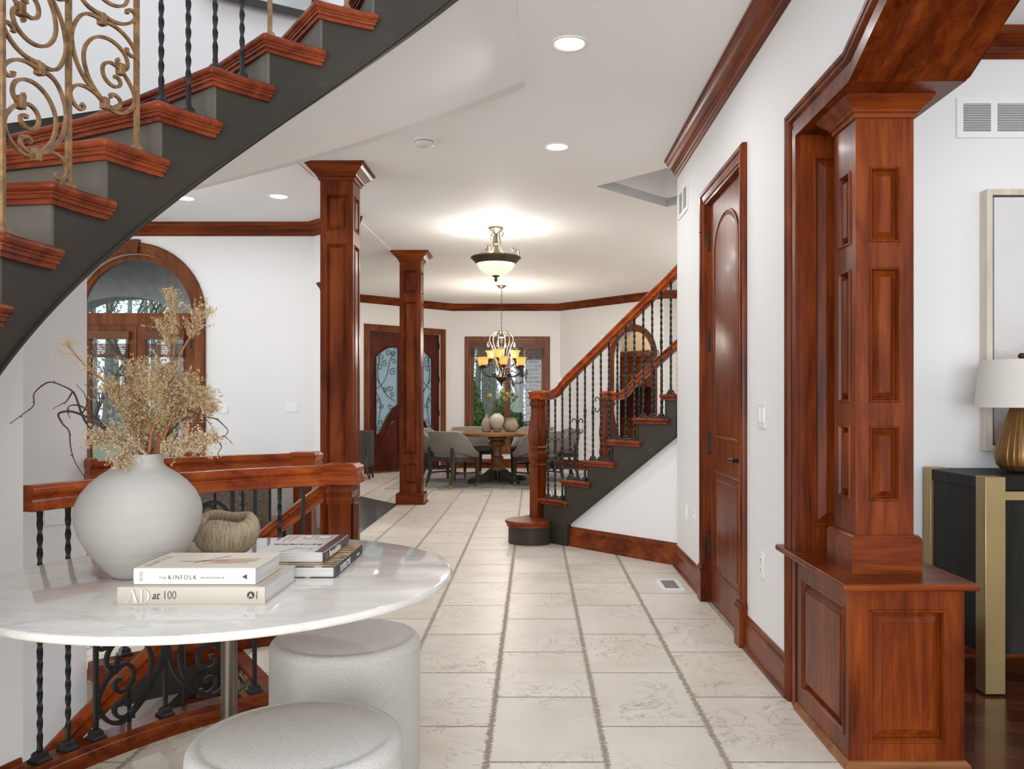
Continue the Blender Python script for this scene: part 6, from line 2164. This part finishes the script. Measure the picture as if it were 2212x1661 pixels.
spots = [(ch, -1.13, 11.66, -42), (None, -1.47, 12.55, -97), (None, 0.06, 11.70, 40), (None, 0.36, 12.60, 98), (None, -0.97, 13.22, -152), (None, -0.02, 13.22, 150)]
labs = [None, 'grey barrel-back chair at the left side of the dining table, before the carved door', 'grey barrel-back chair half hidden by the hall stair newel', 'grey barrel-back chair farthest right, seen through the stair balusters', 'grey chair on the window side of the dining table, left one', 'grey chair on the window side of the dining table, right one']
for (o, x, y, a), lb in zip(spots, labs):
    o = o or copy_tree(ch)
    o.location = (x, y, 0.011)
    o.rotation_euler = (0, 0, R(a))
    if lb:
        o['label'] = lb
TT = 0.7605
def pot(name, label, cat, x, y, prof, m, group='pots on the dining table', extra=None):
    b = new()
    lathe(b, [(r, TT + z) for r, z in prof], 40, c=(x, y, 0), cap0=False, cap1=False)
    bmesh.ops.remove_doubles(b, verts=b.verts[:], dist=1e-4)
    return tag(obj(name, b, m, None, smooth=60), label, cat, group)
pot('bottle_vase', 'sand-coloured bottle vase standing left of the tulip vase', 'vase', -0.705, 12.33, [(0, 0), (0.056, 0), (0.068, 0.012), (0.070, 0.12), (0.064, 0.165), (0.040, 0.20), (0.022, 0.222), (0.020, 0.262), (0.026, 0.272), (0.018, 0.272), (0.014, 0.22), (0, 0.2)], CERAMIC)
tv = thing('tulip_vase', 'rounded cream vase with bare clay foot, holding the tulips', 'vase', (-0.545, 12.28, TT), 'pots on the dining table')
b = new()
lathe(b, [(r, TT + z) for r, z in [(0.066, 0.058), (0.090, 0.095), (0.104, 0.145), (0.106, 0.18), (0.096, 0.22), (0.070, 0.25), (0.054, 0.262), (0.054, 0.278), (0.048, 0.28), (0.046, 0.25), (0.08, 0.18), (0.0, 0.08)]], 40, c=(-0.545, 12.28, 0), cap0=False, cap1=False)
obj('vase_body', b, CERAMICW, tv, smooth=60)
b = new()
lathe(b, [(r, TT + z) for r, z in [(0.0, 0), (0.052, 0), (0.058, 0.01), (0.068, 0.060)]], 40, c=(-0.545, 12.28, 0), cap0=False, cap1=False)
obj('clay_foot', b, CERAMICB, tv, smooth=60)
pot('bowl_vase', 'squat beige pot with flared rim, standing right of the tulip vase', 'pot', -0.34, 12.30, [(0, 0), (0.066, 0), (0.082, 0.014), (0.104, 0.06), (0.108, 0.10), (0.096, 0.145), (0.084, 0.165), (0.088, 0.195), (0.094, 0.205), (0.086, 0.205), (0.078, 0.165), (0.09, 0.1), (0, 0.03)], CERAMIC)
for k, (px, py, dd, lb) in enumerate(((1060, 860, 0.0, 'yellow-green tulip leaning left out of the cream vase'), (1084, 852, 0.05, 'yellow-green tulip standing tallest in the cream vase'), (1094, 856, -0.05, 'yellow-green tulip leaning right out of the cream vase'), (1088, 866, 0.02, 'lowest tulip on the right of the cream vase'))):
    tip = at(px, py, 12.28 + dd)
    root = Vector((-0.545, 12.28, TT + 0.12))
    t = thing('tulip', lb, 'flower', tuple(root), 'tulips in the cream vase')
    b = new()
    mid_ = root + (tip - root) * 0.55 + Vector(((-0.545 - tip.x) * 0.35, 0, 0.04))
    S = catmull([root, root + Vector((0, 0, 0.12)), mid_, tip], 6)
    tube(b, S, 0.006, 6)
    obj('stem', b, GREENLEAF, t)
    b = new()
    d = (S[-1] - S[-3]).normalized()
    ax_ = d.orthogonal().normalized()
    for p_k in range(6):
        a = 2 * PI * p_k / 6
        side = (ax_ * math.cos(a) + d.cross(ax_) * math.sin(a))
        tg = d.cross(side)
        lp = []
        for f, ro, w_ in ((0, 0.004, 0.006), (0.25, 0.028, 0.022), (0.6, 0.036, 0.024), (0.85, 0.030, 0.014), (1.0, 0.026, 0.002)):
            c = tip + d * (f * 0.078 - 0.01) + side * ro
            lp.append([c - tg * w_, c + side * 0.004, c + tg * w_, c - side * 0.002])
        rings(b, lp)
    obj('bloom', b, PETAL, t)
    b = new()
    sgn = 1 if k % 2 else -1
    lp = []
    for f in [i / 8 for i in range(9)]:
        c = root + Vector((sgn * (0.02 + 0.10 * f), 0.03 * (k - 1.5) * f, 0.05 + 0.30 * f - 0.08 * f * f))
        w_ = 0.020 * math.sin(PI * min(1, f + 0.08)) + 0.001
        lp.append([c + Vector((0, -w_, 0)), c + Vector((0.004, 0, -0.004)), c + Vector((0, w_, 0)), c + Vector((0.001, 0, 0.002))])
    rings(b, lp)
    obj('leaf', b, GREENLEAF, t)

# grey cabinet by the entrance door
gc_ = thing('grey_cabinet', 'low grey wood cabinet on thin black legs beside the entrance door', 'cabinet', (-2.9, 12.95, 0))
gx0, gx1, gy0, gy1 = -3.10, -2.535, 12.78, 13.12
b = new()
box(b, gx0, gy0 + 0.02, 0.20, gx1, gy1, 0.755)
obj('body', b, CABGREY, gc_)
for k in range(3):
    w_ = (gx1 - gx0) / 3
    b = new()
    box(b, gx0 + k * w_ + 0.004, gy0, 0.205, gx0 + (k + 1) * w_ - 0.004, gy0 + 0.022, 0.752)
    o = obj('door', b, CABGREY, gc_)
    b = new()
    hxk = gx0 + (k + 1) * w_ - 0.05
    tube(b, [Vector((hxk, gy0, 0.55)), Vector((hxk, gy0 - 0.025, 0.55)), Vector((hxk, gy0 - 0.025, 0.40)), Vector((hxk, gy0, 0.40))], 0.006, 5)
    obj('handle', b, IRON, o)
for x, s in ((gx0 + 0.10, -1), (gx1 - 0.10, 1)):
    for y in (gy0 + 0.03, gy1 - 0.03):
        b = new()
        tube(b, [Vector((x, y, 0.20)), Vector((x + s * 0.09, y, 0.008))], 0.009, 6)
        tube(b, [Vector((x + s * 0.09, y, 0.20)), Vector((x + s * 0.09, y, 0.0))], 0.009, 6)
        obj('leg', b, IRON, gc_)

# sofa of the left room, glimpsed over and under the rails
so = thing('sofa', 'taupe boucle sofa seen through the stairwell balusters', 'sofa', (-2.1, 5.3, 0))
b = new()
box(b, -3.1, 5.05, 0.40, -1.66, 5.30, 0.76)
obj('backrest', b, SOFAB, so, bevel=0.10, seg=5)
b = new()
box(b, -3.1, 5.02, 0.10, -1.62, 5.85, 0.42)
obj('seat_base', b, SOFAB, so, bevel=0.08, seg=5)
b = new()
box(b, -3.1, 5.0, 0.03, -1.60, 5.85, 0.09)
obj('plinth', b, DARKW, so, bevel=0.01)
ac = thing('armchair', 'pale boucle armchair behind the taupe sofa, by the tall column', 'armchair', (-1.9, 6.9, 0))
b = new()
lathe(b, [(0.36, 0.12), (0.38, 0.16), (0.38, 0.40), (0.36, 0.44), (0.0, 0.45)], 40, c=(-2.05, 6.95, 0))
obj('seat', b, SOFAB2, ac, smooth=60)
b = new()
lp = []
for i in range(25):
    a = R(-200 + 220 * i / 24)
    rr = 0.39
    c = Vector((-2.05 + rr * math.cos(a), 6.95 + rr * math.sin(a), 0))
    n = Vector((math.cos(a), math.sin(a), 0))
    h = 0.62 + 0.14 * math.sin(PI * i / 24)
    lp.append([c - n * 0.05 + Vector((0, 0, 0.2)), c + n * 0.05 + Vector((0, 0, 0.2)), c + n * 0.06 + Vector((0, 0, h - 0.04)), c + n * 0.02 + Vector((0, 0, h)), c - n * 0.03 + Vector((0, 0, h)), c - n * 0.06 + Vector((0, 0, h - 0.04))])
rings(b, lp)
obj('backrest', b, SOFAB2, ac, smooth=60)
b = new()
lathe(b, [(0.30, 0.0), (0.32, 0.12)], 32, c=(-2.05, 6.95, 0))
obj('swivel_base', b, DARKW, ac)

# kitchen cabinets behind the arch
kc = thing('kitchen_cabinet', 'dark wood kitchen cabinets seen through the arched opening', 'cabinet', tuple(DC_ + DIRR * AC))
b = new()
box(b, AC - 1.22, 1.45, -0.915, AC + 0.25, 2.02, -0.62, K)
obj('wall_unit', b, MAHOG, kc)
b = new()
box(b, AC - 1.22, 1.98, -0.915, AC + 0.25, 2.10, -0.57, K)
obj('cornice', b, CASEW, kc, bevel=0.02)
for k in range(3):
    b = new()
    panel_face(b, K @ Matrix.Translation((AC - 1.20 + k * 0.48, 1.47, -0.615)), 0.46, 0.51, [(0.06, 0.06, 0.40, 0.45)])
    obj('door', b, CASEW, kc, smooth=12)
b = new()
box(b, AC - 1.22, 0.0, -0.915, AC + 0.25, 1.45, -0.84, K)
obj('splashback', b, MAHOG, kc)
b = new()
box(b, AC - 1.22, 0.0, -0.915, AC + 0.25, 0.88, -0.42, K)
box(b, AC - 1.22, 0.88, -0.915, AC + 0.25, 0.92, -0.39, K)
obj('base_unit', b, CASEW, kc)
for k in range(3):
    b = new()
    panel_face(b, K @ Matrix.Translation((AC - 1.20 + k * 0.48, 0.12, -0.415)), 0.46, 0.72, [(0.06, 0.06, 0.40, 0.66)])
    obj('door', b, CASEW, kc, smooth=12)
bk = thing('basket', 'woven basket on the floor glimpsed behind the hall stair', 'basket', tuple(DC_ + DIRR * AC))
q = K @ Vector((AC + 0.02, 0, -0.25))
b = new()
lathe(b, [(0.10, 0.011), (0.15, 0.05), (0.16, 0.22), (0.15, 0.23), (0.13, 0.05), (0.0, 0.03)], 24, c=(q.x, q.y, 0), cap1=False)
obj('wicker_body', b, TWINE, bk)

# ================================================================== TREES, BRICK PIER OUTSIDE
rt = random.Random(5)
def leafcloud(bm, fn, n, size):
    for _ in range(n):
        c = fn()
        u = Vector((rt.uniform(-1, 1), rt.uniform(-1, 1), rt.uniform(-1, 1))).normalized()
        v = u.orthogonal().normalized()
        s = size * rt.uniform(0.6, 1.5)
        a = [bm.verts.new(q) for q in (c - u * s, c + v * s * 0.5, c + u * s, c - v * s * 0.5)]
        bm.faces.new(a)
def evergreen(label, x, y, h, r):
    t = thing('evergreen_tree', label, 'tree', (x, y, -0.25), 'evergreens outside the dining window')
    b = new()
    tube(b, [Vector((x, y, -0.25)), Vector((x, y, h * 0.9))], [0.06, 0.02], 7)
    obj('trunk', b, BARK, t)
    b = new()
    def fn():
        f = rt.random() ** 0.8
        rr = r * math.sin(PI * (0.12 + 0.88 * f) ** 0.75) * (0.75 + 0.35 * rt.random()) ** 0.5
        a = rt.uniform(0, 2 * PI)
        return Vector((x + rr * math.cos(a), y + rr * math.sin(a), -0.2 + f * (h + 0.2)))
    leafcloud(b, fn, 2600, 0.075)
    lathe(b, [(0.3 * r, -0.2), (0.75 * r, 0.25 * h), (0.82 * r, 0.5 * h), (0.45 * r, 0.82 * h), (0.02, h * 0.98)], 14, c=(x, y, 0))
    o = obj('foliage', b, EVERG, t, smooth=0, recalc=False)
    o['kind'] = 'stuff'
evergreen('columnar evergreen outside, at the left edge of the dining window', -1.38, 18.0, 1.75, 0.36)
evergreen('columnar evergreen outside, behind the tulips', -0.62, 19.0, 1.62, 0.42)
def bare(label, x, y, h, seed, spread=0.5, leaves=0, grp='bare trees outside'):
    rb = random.Random(seed)
    t = thing('bare_tree', label, 'tree', (x, y, -0.25), grp)
    b = new()
    tips = []
    def grow(p, d, L, r, lev):
        P = [p]
        for k in range(5):
            d = (d + Vector((rb.gauss(0, 0.13), rb.gauss(0, 0.13), rb.gauss(0.02, 0.08)))).normalized()
            P.append(P[-1] + d * L / 5)
        tube(b, P, [r * (1 - 0.12 * k) for k in range(6)], 5)
        if lev == 0:
            tips.extend(P[2:])
            return
        for k in range(4 if lev > 1 else 3):
            i = rb.choice((2, 3, 4, 5))
            nd = (d + Vector((rb.uniform(-1, 1), rb.uniform(-1, 1), rb.uniform(-0.2, 0.8))) * spread * 1.5).normalized()
            grow(P[i], nd, L * rb.uniform(0.5, 0.75), r * 0.5, lev - 1)
    grow(Vector((x, y, -0.3)), Vector((0, 0, 1)), h * 0.5, h * 0.009, 4)
    obj('trunk', b, BARK, t, smooth=60)
    if leaves:
        b = new()
        leafcloud(b, lambda: tips[rb.randrange(len(tips))] + Vector((rb.gauss(0, 0.1), rb.gauss(0, 0.1), rb.gauss(0, 0.1))), leaves, 0.06)
        o = obj('foliage', b, SPRINGL, t, smooth=0, recalc=False)
        o['kind'] = 'stuff'
bare('bare tree beyond the porch, seen in the left door pane', -8.3, 15.2, 6.0, 3, 0.55, 900)
bare('bare tree beyond the porch, seen in the right door pane', -6.9, 16.0, 6.5, 8, 0.55, 900)
bare('leafing tree farther beyond the porch', -9.2, 21.0, 8.0, 21, 0.5, 1800)
bare('leafing tree beyond the porch arch, behind the others', -11.0, 24.0, 9.0, 33, 0.5, 1800)
bare('bare tree outside the right half of the dining window', 0.05, 22.0, 5.5, 14, 0.5, 300)
bare('bare tree outside the left half of the dining window', -1.5, 26.0, 8.0, 17, 0.5, 900)
bare('slender bare tree far behind the evergreens', -0.3, 30.0, 9.0, 29, 0.5, 900)
b = new()
def fw():
    x = rt.uniform(-30, 14)
    return Vector((x, 34 + rt.uniform(-2, 3), -0.2 + (rt.random() ** 1.3) * (6.5 + 1.5 * math.sin(x * 0.6))))
leafcloud(b, fw, 24000, 0.075)
for k in range(90):
    x = rt.uniform(-30, 14)
    tube(b, [Vector((x, 34, -0.2)), Vector((x + rt.gauss(0, 0.3), 34, 4)), Vector((x + rt.gauss(0, 0.6), 34.3, 9))], [0.16, 0.10, 0.03], 5)
wd = obj('woods', b, plain('hazy_woodland', (0.22, 0.22, 0.20), 0.95, c2=(0.34, 0.35, 0.30), vscale=0.5), None, smooth=0, recalc=False)
tag(wd, 'grey-green woods far behind the house, seen through the windows', 'woods', None, 'stuff')
bp = thing('brick_pier', 'grey brick pier outside the right half of the dining window', 'brick pier', (0.27, 16.6, -0.25))
b = new()
box(b, -0.165, 16.3, -0.25, 0.70, 16.95, 3.4)
obj('pier', b, BRICK, bp)
dp = thing('downspout', 'dark downspout beside the brick pier outside the window', 'downspout', (-0.02, 16.5, -0.25))
b = new()
box(b, -0.285, 16.35, -0.25, -0.205, 16.43, 3.4)
obj('pipe', b, IRON, dp, bevel=0.01)
